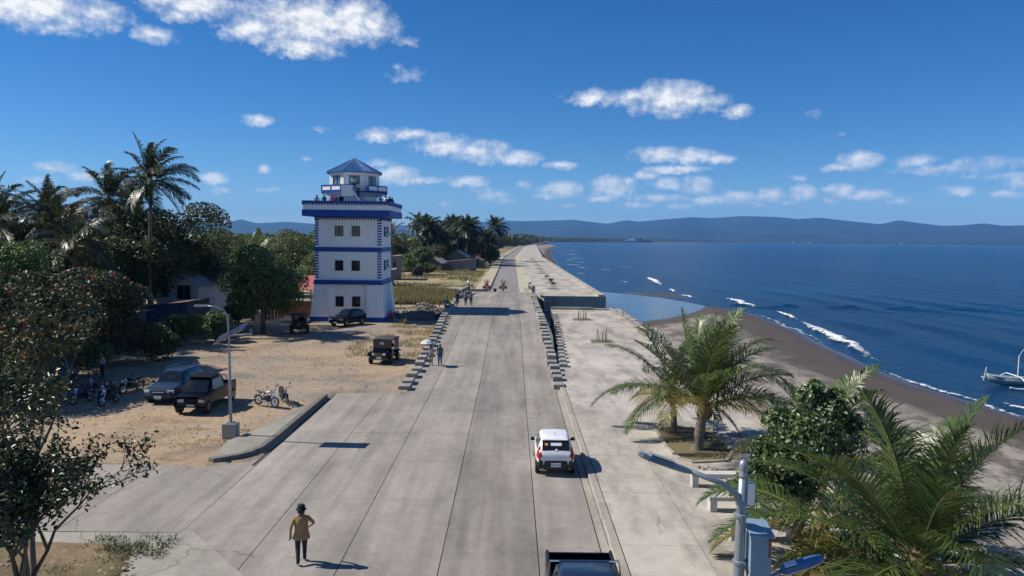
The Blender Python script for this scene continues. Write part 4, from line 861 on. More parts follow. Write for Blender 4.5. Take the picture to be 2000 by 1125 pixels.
# boxy jeeps
def jeep(name, loc, rz, label, m):
    T = tag(empty(name, loc, rz), label, 'jeep'); W = .74
    MB().bbox(-W, W, -1.6, .55, .45, 1.05).build('tub', [m], T)
    b = MB(); b.loft([[(-.62, y, .5), (.62, y, .5), (.60, y, z - .05), (.5, y, z), (-.5, y, z), (-.60, y, z - .05)] for y, z in ((.55, 1.08), (1.3, 1.04), (1.5, .98))]); b.build('bonnet', [m], T)
    part(T, 'grille', M_black, (0, 1.515, .75), (.62, .04, .36)); gr = [c for c in T.children if c.name.startswith('grille')][0]
    for k in range(6): part(gr, 'grille_bar', M_chrome, (-.25 + k * .1, 1.54, .75), (.02, .02, .32))
    for s in (-1, 1):
        MB().lathe([(.0, 0), (.11, 0), (.115, .06), (.09, .08), (0, .09)], 12).build('headlight', [M_lamp], T).matrix_basis = Matrix.Translation((s * .42, 1.50, .80)) @ Matrix.Rotation(-math.pi / 2, 4, 'X')
        MB().loft([[(s * .6, y, z), (s * .92, y, z - .01), (s * .92, y, z - .06), (s * .6, y, z - .05)] for y, z in ((.5, .82), (.75, .9), (1.3, .9), (1.55, .72))]).build('mudguard', [m], T)
        MB().loft([[(s * .70, y, z), (s * .92, y, z), (s * .92, y, z - .05), (s * .70, y, z - .05)] for y, z in ((-1.5, .72), (-1.3, .86), (-.75, .86), (-.55, .72))]).build('mudguard', [m], T)
        MB().bbox(s * .69 - .03, s * .69 + .03, .48, .56, 1.04, 1.78).bbox(s * .69 - .03, s * .69 + .03, -1.58, -1.5, 1.04, 1.78).build('post', [m], T)
        MB().bbox(s * .72 - .012, s * .72 + .012, -1.5, -.35, 1.06, 1.72).build('side_curtain', [M_black], T)
    MB().loft([[(-.78, y, 1.74), (.78, y, 1.74), (.74, y, z), (.3, y, z + .04), (-.3, y, z + .04), (-.74, y, z)] for y, z in ((-1.66, 1.80), (-.5, 1.86), (.62, 1.80))]).build('roof', [flat('canvas_grey', (.05, .05, .053), .8)], T)
    MB().bbox(-.66, .66, .50, .52, 1.08, 1.72).build('windscreen', [M_carglass], T)
    MB().bbox(-.69, .69, .485, .545, 1.04, 1.10).build('windscreen_frame', [m], T)
    part(T, 'front_bumper', M_rimd, (0, 1.66, .5), (1.5, .1, .16)); part(T, 'number_plate', M_plate, (-.05, 1.725, .56), (.36, .02, .14)); part(T, 'sticker', M_plate, (.05, .535, 1.5), (.3, .012, .2))
    tm, rm = wheel_meshes(.34, .2, M_rimd)
    for y in (-1.02, 1.02):
        for s in (-1, 1): o = link('wheel', tm, T, (s * .76, y, .34)); link('rim', rm, o)
    o = link('spare_wheel', tm, T, (0, -1.72, .95)); o.rotation_euler = (0, 0, math.pi / 2); link('rim', rm, o)
    mirrors(T, .86, .62, 1.2, M_chrome); return T
jeep('black_jeep', (-9.75, 59.0, .08), math.pi - R_(6), 'black open-sided jeep with round headlamps facing the camera on the lot', P_black)
jeep('black_jeep', (-21.1, 76.6, .1), R_(12), 'dark jeep showing its spare wheel in shade left of the tower', P_black)
T = car('dark_sport_utility', (-17.7, 83.2, .1), math.pi - R_(24), SUV, (-1.35, 1.4), .36, P_black, [(-1.75, -1.0), (-.92, -.05), (.05, .62)], (.40, .98), (-2.12, -1.88), ww=.22)
tag(T, 'black sport utility car parked against the foot of the watch tower', 'car'); nose(T, .86, 2.22, .72); mirrors(T, 1.0, .72, 1.08, P_black)
T = car('dark_van', (-29.5, 47.6, .06), math.pi - R_(25), SUV, (-1.35, 1.4), .34, paint('deep_blue_paint', (.02, .05, .11)), [(-1.75, -1.0), (-.92, -.05), (.05, .62)], (.40, .98), (-2.12, -1.88), ww=.22)
tag(T, 'blue vehicle half hidden in deep shade behind the parked motorcycles', 'car'); nose(T, .86, 2.22, .72)

# motorcycles
def motorcycle(loc, rz, label, tank, group=None, lean=.12, name='motorcycle'):
    T = tag(empty(name, loc, rz), label, 'motorcycle', group); T.rotation_euler = (0, lean, rz)
    t = MB().torus((0, 0, 0), .27, .045, 'X', 18, 7).mesh('wheel', [M_tyre], True)
    rm = MB().torus((0, 0, 0), .225, .018, 'X', 18, 5)
    for k in range(8): a = math.pi * k / 8; rm.tube([(0, -.22 * math.cos(a), -.22 * math.sin(a)), (0, .22 * math.cos(a), .22 * math.sin(a))], .006, 4)
    rm = rm.mesh('rim', [M_chrome])
    for y in (-.63, .63): o = link('wheel', t, T, (0, y, .315)); link('rim', rm, o)
    MB().tube([(0, .40, .86), (0, .30, .60), (0, .12, .36), (0, -.28, .36), (0, -.22, .68), (0, .34, .80)], .025, 6).tube([(.1, -.28, .36), (.1, -.63, .315)], .02, 5).tube([(-.1, -.28, .36), (-.1, -.63, .315)], .02, 5).build('frame', [M_black], T)
    MB().tube([(.07, .63, .315), (.07, .42, .84)], .022, 6).tube([(-.07, .63, .315), (-.07, .42, .84)], .022, 6).build('fork', [M_chrome], T)
    MB().tube([(-.36, .30, .98), (-.12, .38, .94), (.12, .38, .94), (.36, .30, .98)], .016, 6).build('handlebar', [M_black], T)
    MB().loft([[(s * .02 + x * w, y, z + h * zz) for s, x, zz in ((0, -1, 0), (0, -.8, 1), (0, .8, 1), (0, 1, 0), (0, .6, -.8), (0, -.6, -.8))] for y, z, w, h in ((-.05, .74, .07, .06), (.08, .80, .13, .09), (.25, .82, .14, .10), (.36, .80, .08, .07))]).build('tank', [tank], T, True)
    MB().loft([[(-w, y, z - .05), (w, y, z - .05), (w, y, z), (-w, y, z)] for y, z, w in ((-.75, .84, .09), (-.5, .80, .12), (-.1, .77, .11), (.02, .80, .07))]).build('seat', [M_black], T, True)
    MB().box((0, .02, .42), (.24, .36, .28)).box((0, .1, .56), (.16, .18, .14)).build('engine', [M_rimd], T)
    MB().tube([(.12, .1, .30), (.14, -.2, .28), (.14, -.75, .38)], .035, 7).build('exhaust', [M_chrome], T)
    MB().lathe([(0, 0), (.08, .01), (.085, .06), (.05, .10)], 10).build('headlight', [M_lamp], T).matrix_basis = Matrix.Translation((0, .42, .86)) @ Matrix.Rotation(-math.pi / 2, 4, 'X')
    MB().loft([[(-.055, .63 + .33 * math.sin(a), .315 + .33 * math.cos(a)), (.055, .63 + .33 * math.sin(a), .315 + .33 * math.cos(a)), (.055, .63 + .345 * math.sin(a), .315 + .345 * math.cos(a)), (-.055, .63 + .345 * math.sin(a), .315 + .345 * math.cos(a))] for a in np.linspace(-1.2, .9, 8)]).build('mudguard', [tank], T)
    MB().loft([[(-.06, -.63 + .35 * math.sin(a), .36 + .35 * math.cos(a)), (.06, -.63 + .35 * math.sin(a), .36 + .35 * math.cos(a)), (.06, -.63 + .37 * math.sin(a), .36 + .37 * math.cos(a)), (-.06, -.63 + .37 * math.sin(a), .36 + .37 * math.cos(a))] for a in np.linspace(-1.5, .5, 8)]).build('mudguard', [tank], T)
    for s in (-1, 1): MB().tube([(s * .28, .32, .97), (s * .32, .30, 1.12)], .007, 4).box((s * .34, .30, 1.15), (.1, .02, .06)).build('mirror', [M_black], T)
    MB().tube([(-.1, -.05, .3), (-.25, -.1, 0.02)], .012, 4).build('side_stand', [M_black], T)
    return T
P_mw = paint('white_tank', (.7, .7, .7)); P_mr = paint('red_tank', (.3, .02, .02)); P_mb = paint('blue_tank', (.03, .06, .25)); P_mk = P_black
motorcycle((-13.75, 43.0, .08), R_(-118), 'white and black trail motorcycle parked on the dirt lot near the kerb', P_mw, lean=-.1)
motorcycle((-13.0, 44.0, .08), R_(-150), 'black motorcycle parked just behind the white trail motorcycle', P_mk, lean=.1)
sp = [(-26.2, 43.6), (-25.2, 44.0), (-24.3, 43.3), (-23.4, 44.2), (-22.6, 43.0), (-27.3, 42.6), (-24.9, 46.2), (-23.0, 46.4)]
for i, (x, y) in enumerate(sp):
    motorcycle((x, y, .08), R_(180 + random.uniform(-25, 25)), f'{nth(i)} motorcycle of the row parked in deep tree shade at the left', [P_mk, P_mr, P_mb, P_mk][i % 4], 'motorcycles parked in tree shade', lean=random.uniform(-.1, .1))
motorcycle((-25.9, 74.5, .1), R_(100), 'motorcycle parked under the dark tree by the fallen pipes', P_mk)
# ------------------------------------------------------------------ vegetation
def leaf_mat(name, stops, rough=.42, trans=.25, spec=.5):
    m = bpy.data.materials.new(name); m.use_nodes = True; nt = m.node_tree; N = nt.nodes; L = nt.links; b = N['Principled BSDF']
    g = N.new('ShaderNodeNewGeometry'); r = N.new('ShaderNodeValToRGB'); e = r.color_ramp.elements
    for i, (p, c) in enumerate(stops):
        q = e[i] if i < 2 else e.new(p); q.position = p; q.color = (*c, 1)
    L.new(g.outputs['Random Per Island'], r.inputs['Fac']); L.new(r.outputs[0], b.inputs['Base Color'])
    b.inputs['Roughness'].default_value = rough; b.inputs['Specular IOR Level'].default_value = spec
    t = N.new('ShaderNodeBsdfTranslucent'); hs = N.new('ShaderNodeHueSaturation'); hs.inputs['Value'].default_value = 1.7; hs.inputs['Hue'].default_value = .48; L.new(r.outputs[0], hs.inputs['Color']); L.new(hs.outputs[0], t.inputs[0])
    mx = N.new('ShaderNodeMixShader'); mx.inputs[0].default_value = trans; L.new(b.outputs[0], mx.inputs[1]); L.new(t.outputs[0], mx.inputs[2]); L.new(mx.outputs[0], N['Material Output'].inputs[0]); return m
G_dark = leaf_mat('leaf_dark_almond', [(0, (0.018, 0.037, 0.012)), (.78, (0.055, 0.090, 0.028)), (.95, (0.100, 0.098, 0.035)), (1, (0.160, 0.081, 0.025))], .52)
G_green = leaf_mat('leaf_green', [(0, (0.024, 0.053, 0.014)), (.75, (0.075, 0.140, 0.037)), (1, (0.141, 0.206, 0.061))], .52)
G_bright = leaf_mat('leaf_bright', [(0, (0.037, 0.063, 0.016)), (.7, (0.089, 0.132, 0.034)), (1, (0.168, 0.178, 0.060))], .5)
G_red = leaf_mat('leaf_red_mixed', [(0, (.014, .024, .009)), (.90, (.045, .062, .023)), (.97, (.10, .045, .018)), (.99, (.30, .06, .02)), (1, (.42, .12, .03))], .52)
G_shrub = leaf_mat('leaf_shrub', [(0, (0.014, 0.026, 0.012)), (.8, (0.041, 0.065, 0.026)), (.97, (0.074, 0.102, 0.036)), (1, (0.338, 0.319, 0.065))], .32, .15)
G_clusia = leaf_mat('leaf_leathery', [(0, (0.038, 0.071, 0.025)), (.7, (0.101, 0.161, 0.055)), (1, (0.270, 0.340, 0.110))], .34, .15)
G_far = leaf_mat('leaf_far', [(0, (0.022, 0.035, 0.014)), (.7, (0.060, 0.078, 0.030)), (.93, (0.108, 0.108, 0.040)), (1, (0.204, 0.135, 0.057))], .6)
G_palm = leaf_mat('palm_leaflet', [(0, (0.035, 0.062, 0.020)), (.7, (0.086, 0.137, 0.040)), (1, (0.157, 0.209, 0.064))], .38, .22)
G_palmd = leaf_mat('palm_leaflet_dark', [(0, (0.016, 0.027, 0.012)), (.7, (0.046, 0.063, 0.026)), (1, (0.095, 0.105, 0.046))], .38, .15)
G_palmy = leaf_mat('palm_leaflet_yellow', [(0, (.10, .10, .028)), (.6, (.20, .18, .05)), (1, (.30, .22, .08))], .45, .3)
G_palmb = leaf_mat('palm_leaflet_dry', [(0, (.10, .07, .035)), (1, (.24, .17, .09))], .7, .15)
M_bark = mat('bark', (.10, .085, .065), .95, .35, 4, .6, 14, space='obj')
M_barkp = mat('palm_bark', (.17, .145, .115), .95, .3, 2.5, .7, 9, space='obj', stretch=(1, 1, 6))
M_rachis = flat('frond_stem', (.24, .21, .07), .5)
M_rachisd = flat('frond_stem_dry', (.20, .14, .07), .7)

def leaves(C, Nrm, size, asp, rg, tilt=.8, droop=.25, fold=False):
    """one bent rhomb per leaf at centres C, roughly facing Nrm"""
    n = len(C); r = rg.normal(size=(n, 3)); Nn = Nrm + r * tilt; Nn /= np.linalg.norm(Nn, axis=1)[:, None]
    A = rg.normal(size=(n, 3)); A[:, 2] -= droop * 2; A -= Nn * (A * Nn).sum(1)[:, None]; A /= np.linalg.norm(A, axis=1)[:, None] + 1e-9
    B = np.cross(Nn, A); s = (size * rg.uniform(.65, 1.3, n))[:, None]
    if not fold:
        V = np.stack([C - A * s * .5, C + B * s * asp * .5, C + A * s * .5 - Nn * s * .1, C - B * s * asp * .5], 1)
        F = np.arange(n * 4).reshape(n, 4)
    else:
        up = Nn * s * .10
        V = np.stack([C - A * s * .5, C - A * s * .12 + B * s * asp * .48 + up, C + A * s * .24 + B * s * asp * .42 + up, C + A * s * .5 - Nn * s * .08, C + A * s * .24 - B * s * asp * .42 + up, C - A * s * .12 - B * s * asp * .48 + up], 1)
        i = np.arange(n)[:, None] * 6; F = np.concatenate([i + np.array([[0, 1, 2, 3]]), i + np.array([[0, 3, 4, 5]])])
    return V.reshape(-1, 3), F
def crown_mesh(name, lobes, n, size, m, seed, asp=.6, gap=.42, tilt=.75, droop=.3):
    rg = np.random.default_rng(seed); L_ = np.array(lobes, float); w = L_[:, 3] ** 2; k = rg.choice(len(L_), n, p=w / w.sum())
    d = rg.normal(size=(n, 3)); d[:, 2] = np.abs(d[:, 2]) * np.where(rg.random(n) < .72, 1, -1); d /= np.linalg.norm(d, axis=1)[:, None]
    rr = L_[k, 3] * (1 - .45 * rg.random(n) ** 1.8); C = L_[k, :3] + d * rr[:, None] * np.array([1, 1, .82])
    keep = fbm(C[:, 0] * .9 + C[:, 2] * .55, C[:, 1] * .9 - C[:, 2] * .6, 3, seed) > gap * .95
    C, d = C[keep], d[keep]
    V, F = leaves(C, d, size, asp, rg, tilt, droop); return np_mesh(name, V, F, m)
def lobes_for(rg, r, z0, z1, k):
    out = []; h = (z1 - z0) / 2; zc = (z0 + z1) / 2
    for i in range(k):
        d = rg.normal(size=3); d /= np.linalg.norm(d); f = rg.uniform(.25, .78); q = rg.uniform(.26, .44) * r
        out.append((d[0] * f * (r - q * .3), d[1] * f * (r - q * .3), zc + d[2] * f * h, q))
    return out
def trunk_mesh(lobes, h0, r0, seed, m=None, lean=(0, 0)):
    rg = random.Random(seed); b = MB(); fork = Vector((lean[0] * h0, lean[1] * h0, h0))
    b.tube([(0, 0, -.3), (lean[0] * h0 * .3 + rg.uniform(-.1, .1), lean[1] * h0 * .3, h0 * .45), fork], [r0 * 1.25, r0, r0 * .8], 9)
    for (x, y, z, q) in lobes[:14]:
        e = Vector((x, y, z)); mid = fork.lerp(e, .5) + Vector((rg.uniform(-.3, .3), rg.uniform(-.3, .3), rg.uniform(0, .5)))
        b.tube([fork - Vector((0, 0, .2)), mid, e], [r0 * .5, r0 * .3, r0 * .1], 6)
    return b.mesh('trunk', [m or M_bark], True)
PROTO = {}
def tree(name, loc, r, z0, z1, n, size, m, label, seed, k=16, gap=.42, cat='tree', group=None, key=None, asp=.6, s=1.0, rz=0, r0=None):
    if key is None or key not in PROTO:
        rg = np.random.default_rng(seed); lb = lobes_for(rg, r, z0, z1, k)
        cm = crown_mesh('crown', lb, n, size, m, seed, asp, gap); tm = trunk_mesh(lb, z0 + (z1 - z0) * .28, r0 or max(.12, r * .045), seed)
        if key: PROTO[key] = (cm, tm)
    else: cm, tm = PROTO[key]
    T = tag(empty(name, loc, rz), label, cat, group); T.scale = (s, s, s); link('trunk', tm, T); link('crown', cm, T); return T

def frond_arrays(L, el, az, n, ll, seed, droop=1.0, wind=(0, 0, 0), width=.05, vee=.30, hang=.45):
    """rachis points and leaflets of one frond starting at the origin"""
    rg = np.random.default_rng(seed); K = 16; ds = L / (K - 1); d = np.array([math.cos(el) * math.cos(az), math.cos(el) * math.sin(az), math.sin(el)]); p = np.zeros(3); P = [p.copy()]
    for i in range(K - 1):
        d = d + np.array([0, 0, -1]) * droop * .085 * (.4 + i / K * 1.6) + np.array(wind) * .06 * (i / K + .2); d /= np.linalg.norm(d); p = p + d * ds; P.append(p.copy())
    P = np.array(P); T = np.gradient(P, axis=0); T /= np.linalg.norm(T, axis=1)[:, None]
    S0 = np.cross(T, [0, 0, 1.0]); bad = np.linalg.norm(S0, axis=1) < .15; S0[bad] = [math.sin(az), -math.cos(az), 0]; S0 /= np.linalg.norm(S0, axis=1)[:, None]; U0 = np.cross(S0, T)
    tw = rg.uniform(-.5, .5); S = S0 * math.cos(tw) + U0 * math.sin(tw); U = np.cross(S, T)
    s = np.linspace(.14, .995, n); Vs = []; 
    f = s * (K - 1); ip = lambda A: np.stack([np.interp(f, np.arange(K), A[:, j]) for j in range(3)], 1)
    p0, t0, s0, u0 = ip(P), ip(T), ip(S), ip(U)
    len_ = ll * np.clip(np.sin(math.pi * (s * .86 + .12)) ** .7, .12, 1) * (1.0)
    for sd in (-1, 1):
        ang = (.45 + .5 * s + rg.normal(0, .13, n))[:, None]
        D = (s0 * sd * np.cos(ang) + t0 * np.sin(ang)) * math.cos(vee) + u0 * math.sin(vee) * 1.0; D /= np.linalg.norm(D, axis=1)[:, None]
        l = (len_ * rg.uniform(.68, 1.16, n))[:, None]; pm = p0 + D * l * .5; g = np.zeros((n, 3)); g[:, 2] = -hang * rg.uniform(.5, 1.5, n); g += np.array(wind) * .18
        pt = pm + D * l * .46 + g * l; w = np.cross(D, u0); w /= np.linalg.norm(w, axis=1)[:, None]
        ws = width * np.ones((n, 1)); Vs.append(np.stack([p0 - w * ws * .35, p0 + w * ws * .35, pm + w * ws * .5, pm - w * ws * .5, pt + w * ws * .12, pt - w * ws * .12], 1))
    V = np.concatenate(Vs).reshape(-1, 3); i = np.arange(2 * n)[:, None] * 6; F = np.concatenate([i + np.array([[0, 1, 2, 3]]), i + np.array([[3, 2, 4, 5]])])
    return P, V, F
def rachis(P, r): 
    b = MB(); k = len(P); b.tube([tuple(p) for p in P], [r * (1 - .85 * i / (k - 1)) for i in range(k)], 5); return b
def palm_trunk(h, r, lean, seed, rings=None):
    rg = random.Random(seed); b = MB(); n = rings or int(h / .28) + 2; pts = []; rad = []
    for i in range(n * 2):
        f = i / (2 * n - 1); pts.append((lean[0] * f ** 1.6, lean[1] * f ** 1.6, -.2 + (h + .2) * f)); rad.append(r * (1.55 - .55 * min(1, f * 5)) * (1 - .25 * f) * (1.07 if i % 2 else .95))
    b.tube(pts, rad, 10); return b.mesh('trunk', [M_barkp], True)
def palm(loc, h, L, nf, label, seed, lean=(0, 0), r=.16, n=46, ll=.75, wind=(.5, 0, .1), mats=None, width=.05, parts=True, group=None, el=(1.35, -.35), key=None, name='coconut_palm', s=1.0, rz=0.0, az_fix=None, droop=1.0, hang=.45):
    """every frond of a near palm is a part; far ones carry one crown mesh"""
    rg = random.Random(seed); T = tag(empty(name, loc, rz), label, 'palm tree', group); T.scale = (s, s, s)
    if key and key in PROTO:
        tm, cm = PROTO[key]; link('trunk', tm, T); link('crown', cm, T); return T
    tm = palm_trunk(h, r, lean, seed); link('trunk', tm, T); top = np.array([lean[0], lean[1], h]); mats = mats or [G_palm, G_palm, G_palmy]
    allV, allF, o = [], [], 0
    for i in range(nf):
        f = i / max(1, nf - 1); e = el[0] + (el[1] - el[0]) * f ** 1.15 + rg.uniform(-.12, .12); az = i * 2.39996 + rg.uniform(-.25, .25)
        if az_fix: az, e = az_fix[i % len(az_fix)]
        Lf = L * rg.uniform(.85, 1.1) * (1 - .22 * abs(f - .4)); P, V, F = frond_arrays(Lf, e, az, n, ll * rg.uniform(.9, 1.1), seed * 100 + i, droop * rg.uniform(.8, 1.25), wind, width, .30, hang)
        m = mats[0] if f < .62 else (mats[1] if f < .86 else mats[2])
        if parts:
            fo = link('frond', np_mesh('frond', V, F, m), T, tuple(top)); rachis(P, .012 + .0045 * L).build('frond_stem', [M_rachis if m is not G_palmb else M_rachisd], fo, True)
        else:
            b = rachis(P, .03); Vr = np.array(b.v) + top; 
            allV.append(V + top); allF.append(F + o); o += len(V); q = np.array([x for x in b.f if len(x) == 4]); allV.append(Vr); allF.append(q + o); o += len(Vr)
    if parts:
        b = MB(); rr = random.Random(seed + 5)
        for j in range(7): a = rr.uniform(0, 6.3); b.lathe([(0, -.14), (.09, -.1), (.13, 0), (.09, .1), (0, .13)], 7, (top[0] + .24 * math.cos(a), top[1] + .24 * math.sin(a), h - .22 - .05 * (j % 3)))
        b.lathe([(r * .9, -.5), (r * 1.25, -.15), (r * .9, .2), (.03, .5)], 10, tuple(top)); b.build('crown_heart', [flat('palm_fibre', (.16, .12, .05), .9)], T, True)
    else:
        cm = np_mesh('crown', np.concatenate(allV), np.concatenate(allF), mats[0]); link('crown', cm, T)
        if key: PROTO[key] = (tm, cm)
    return T

# --- right side: palms in the planting beds and the leathery-leaved bush
WIND = (.75, .1, .25)
palm((8.57, 34.85, .1), 2.0, 5.0, 24, 'leafy young palm with thick short trunk, front one in the square bed', 11, lean=(.25, -.1), r=.27, n=92, ll=1.3, wind=(.7, .1, .5), width=.042, el=(1.5, .25), mats=[G_palm, G_palm, G_palmy], droop=.85, hang=.4)
palm((8.15, 37.9, .1), 1.9, 4.3, 15, 'smaller palm with slim trunk at the back of the square bed', 12, lean=(-.1, .1), r=.17, n=64, ll=.95, wind=(-.1, .1, .2), width=.05, el=(1.35, -.1), mats=[G_palm, G_palm, G_palmb])
palm((10.7, 19.6, .1), 1.2, 5.1, 26, 'large palm filling the lower right corner with long dark fronds', 13, lean=(0, .1), r=.3, n=104, ll=1.45, wind=(.2, .15, .15), width=.04, el=(1.42, .05), mats=[G_palm, G_palm, G_palm], droop=.85, hang=.32)
palm((8.9, 21.9, .1), 1.4, 4.2, 12, 'palm with yellow-ribbed low fronds behind the right street lamp', 14, lean=(.1, 0), r=.22, n=76, ll=.95, wind=(-.25, -.1, .05), width=.05, el=(.7, -.2), mats=[G_palm, G_palmy, G_palmb], hang=.25)
palm((11.1, 27.2, -.2), 1.9, 4.5, 16, 'palm rising behind the leathery green bush toward the beach', 15, lean=(.2, 0), r=.2, n=66, ll=1.0, wind=(.5, .1, .2), width=.05, el=(1.35, .1), mats=[G_palm, G_palm, G_palmy])
def bush(name, loc, lobes, n, size, m, label, seed, asp=.62, stems=None, gap=.36, fold=True, cat='bush'):
    rg = np.random.default_rng(seed); L_ = np.array(lobes, float); w = L_[:, 3] ** 2; k = rg.choice(len(L_), n, p=w / w.sum())
    d = rg.normal(size=(n, 3)); d[:, 2] = np.where(rg.random(n) < .75, np.abs(d[:, 2]), d[:, 2]); d /= np.linalg.norm(d, axis=1)[:, None]
    C = L_[k, :3] + d * (L_[k, 3] * (1 - .5 * rg.random(n) ** 1.6))[:, None]; keep = fbm(C[:, 0] * 1.6 + C[:, 2], C[:, 1] * 1.6 - C[:, 2], 3, seed) > gap; C, d = C[keep], d[keep]
    V, F = leaves(C, d, size, asp, rg, .6, .0, fold)
    T = tag(empty(name, loc), label, cat); link('trunk', trunk_mesh(lobes, .5, .09, seed), T); link('crown', np_mesh('crown', V, F, m), T); return T
bush('leathery_bush', (9.5, 24.6, 0), [(0, 0, 3.2, 1.2), (-.9, -.3, 2.5, .85), (.15, .2, 4.55, .55), (.75, .1, 4.1, .7), (-1.7, -.4, 2.1, .6), (1.1, 0, 2.9, .9), (-.3, -.2, 1.7, .9), (-.75, .1, 3.75, .6), (1.5, .1, 3.7, .5), (-1.4, -.2, 3.0, .45), (.3, 0, 5.0, .28), (.95, 0, 4.75, .3), (-2.2, -.3, 1.7, .45)], 8200, .18, G_clusia, 'leathery-leaved green bush standing among the palms by the beach', 21, .55, gap=.43)

# --- foreground shrub, branch by branch
def shrub(name, loc, H, spread, label, seed, nstem=4, leaf=.15, m=None, lean=(0, 0), dens=1.0, stem=0.0):
    rg = random.Random(seed); g = np.random.default_rng(seed); br = MB(); tips = []
    def grow(p, d, l, r, lev):
        pts = [p]; q = p; dd = d
        for i in range(3):
            dd = (dd + Vector((rg.uniform(-.22, .22), rg.uniform(-.22, .22), rg.uniform(-.06, .16)))).normalized(); q = q + dd * (l / 3); pts.append(q)
        br.tube(pts, [r, r * .85, r * .7, r * .55], 6 if lev < 2 else 4, cap=False)
        if lev >= 2: tips.extend([(pts[2], dd), (pts[3], dd)])
        if lev == 1: tips.append((pts[3], dd))
        if lev < 4:
            for k in range(3 if lev < 3 else 2):
                a = rg.uniform(0, 6.3); t = dd.orthogonal().normalized(); t = Matrix.Rotation(a, 3, dd) @ t
                nd = (dd + t * rg.uniform(.45, .95) + Vector((0, 0, .12))).normalized(); grow(pts[rg.choice((2, 3, 3))], nd, l * rg.uniform(.6, .8), r * .58, lev + 1)
    for k in range(nstem):
        a = 2 * math.pi * k / nstem + rg.uniform(-.4, .4); d = Vector((math.cos(a) * spread + lean[0], math.sin(a) * spread + lean[1], 1)).normalized()
        grow(Vector((math.cos(a) * .05, math.sin(a) * .05, -.1)), d, H * .42, .085 if not stem else .042, 0)
    C, Nn = [], []
    for (p, d) in tips:
        if rg.random() > dens: continue
        for j in range(rg.randint(5, 9)):
            v = Vector((rg.gauss(0, 1), rg.gauss(0, 1), rg.gauss(0, 1))).normalized(); C.append(p + (d * rg.uniform(-.12, .1) + v * rg.uniform(.04, .14))); Nn.append(v * .6 + Vector((0, 0, .7)))
    V, F = leaves(np.array(C), np.array(Nn), leaf, .48, g, .5, .0, True)
    if stem:
        V = V + np.array([0, 0, stem]); br.v = [(x, y, z + stem) for x, y, z in br.v]; br.tube([(.1, -.1, -.2), (.04, .03, stem * .5), (0, 0, stem + .1)], [.07, .06, .05], 9)
    T = tag(empty(name, loc), label, 'tree' if stem else 'shrub'); T_ = br.build('trunk', [M_bark], T, True); link('crown', np_mesh('crown', V, F, m or G_shrub), T); return T
shrub('small_tree', (-7.95, 12.3, .05), 2.3, .5, 'near tree with small dark leaves and forked stem in the lower left corner', 31, 6, .09, dens=.85, lean=(.05, .1), stem=3.9)
shrub('small_tree', (-9.9, 13.4, .05), 2.8, .5, 'dense small-leaved tree at the left edge beside the near forked tree', 32, 6, .10, stem=4.5)
shrub('small_tree', (-8.9, 12.2, .05), 2.1, .6, 'low leafy tree at the lower left edge below the dense small-leaved tree', 34, 5, .10, stem=4.0)
shrub('small_tree', (-10.4, 16.4, .05), 3.4, .3, 'slender reddish-leaved tree rising above the others at the left edge', 33, 4, .12, m=G_red, dens=.7, stem=4.6)
# --- trees of the left side
tree('almond_tree', (-36.2, 80, 0), 8.2, .6, 13.6, 66500, 0.296, G_dark, 'huge dark brown-green tree with rounded crown behind the white gabled house', 41, 26, .40)
tree('leafy_tree', (-24.4, 75.5, 0), 5.0, 1.2, 8.5, 35000, 0.222, G_green, 'glossy green tree shading the ground left of the tower', 42, 18, .38)
tree('red_leaf_tree', (-30.6, 45.5, 0), 6.4, .8, 7.9, 45500, 0.222, G_red, 'low spreading tree with scattered red leaves at the left edge', 43, 22, .38)
tree('red_leaf_tree', (-31.5, 55.5, 0), 5.6, .5, 8.0, 31500, 0.237, G_red, 'dark tree with few red leaves below the tall leaning palm', 44, 18, .38)
tree('almond_tree', (-39.5, 60, 0), 6.8, .5, 10.0, 35000, 0.266, G_green, 'broad dark green tree behind the red-leaved trees at far left', 45, 18, .40)
tree('almond_tree', (-48, 76, 0), 7.5, 1, 12.6, 31500, 0.311, G_dark, 'dark treetop left of the two tall palms on the skyline', 46, 18, .40)
tree('almond_tree', (-41, 46, 0), 7, 2.5, 10.5, 21000, 0.266, G_dark, 'large dark tree at the left edge beyond the shaded motorcycles', 47, 18, .40)
tree('leafy_tree', (-28.6, 66, 0), 2.6, .3, 3.2, 11375, 0.192, G_green, 'low green tree beside the lean-to roof with pale glossy leaves', 48, 12, .38)
tree('leafy_tree', (-29.2, 87, 0), 3.8, .4, 7.4, 14000, .24, G_green, 'dark green tree filling the gap between the white house and the red-roofed stall', 120, 16, .36)
tree('leafy_tree', (-37.5, 71.5, 0), 4.0, .3, 7.0, 14000, .24, G_dark, 'dark tree at the left of the white gabled house', 121, 16, .36)
tree('leafy_tree', (-26.6, 69.2, 0), 2.2, .1, 3.4, 6000, .20, G_green, 'low leafy bush tree in front of the glossy green tree', 122, 12, .36)
tree('leafy_tree', (-43, 92, 0), 6.5, 2.0, 11.5, 19250, 0.311, G_dark, 'dark tree showing between the round treetop and the far wood', 49, 16, .40)
for i, (x, y, s) in enumerate(((-45, 128, 1.0), (-36.5, 120, .95), (-53, 140, 1.1), (-30, 132, .95), (-40, 150, 1.1), (-60, 118, 1.1), (-27.5, 112, .8), (-33.5, 104, .72))):
    tree('bright_tree', (x, y, 0), 6.2, 1.0, 10.0, 22750, 0.311, G_bright, f'{nth(i)} sunlit yellow-green tree of the wood left of the tower', 60 + i % 3, 18, .38, group='sunlit trees left of the tower', key=f'bright{i % 3}', s=s, rz=i * 1.3)
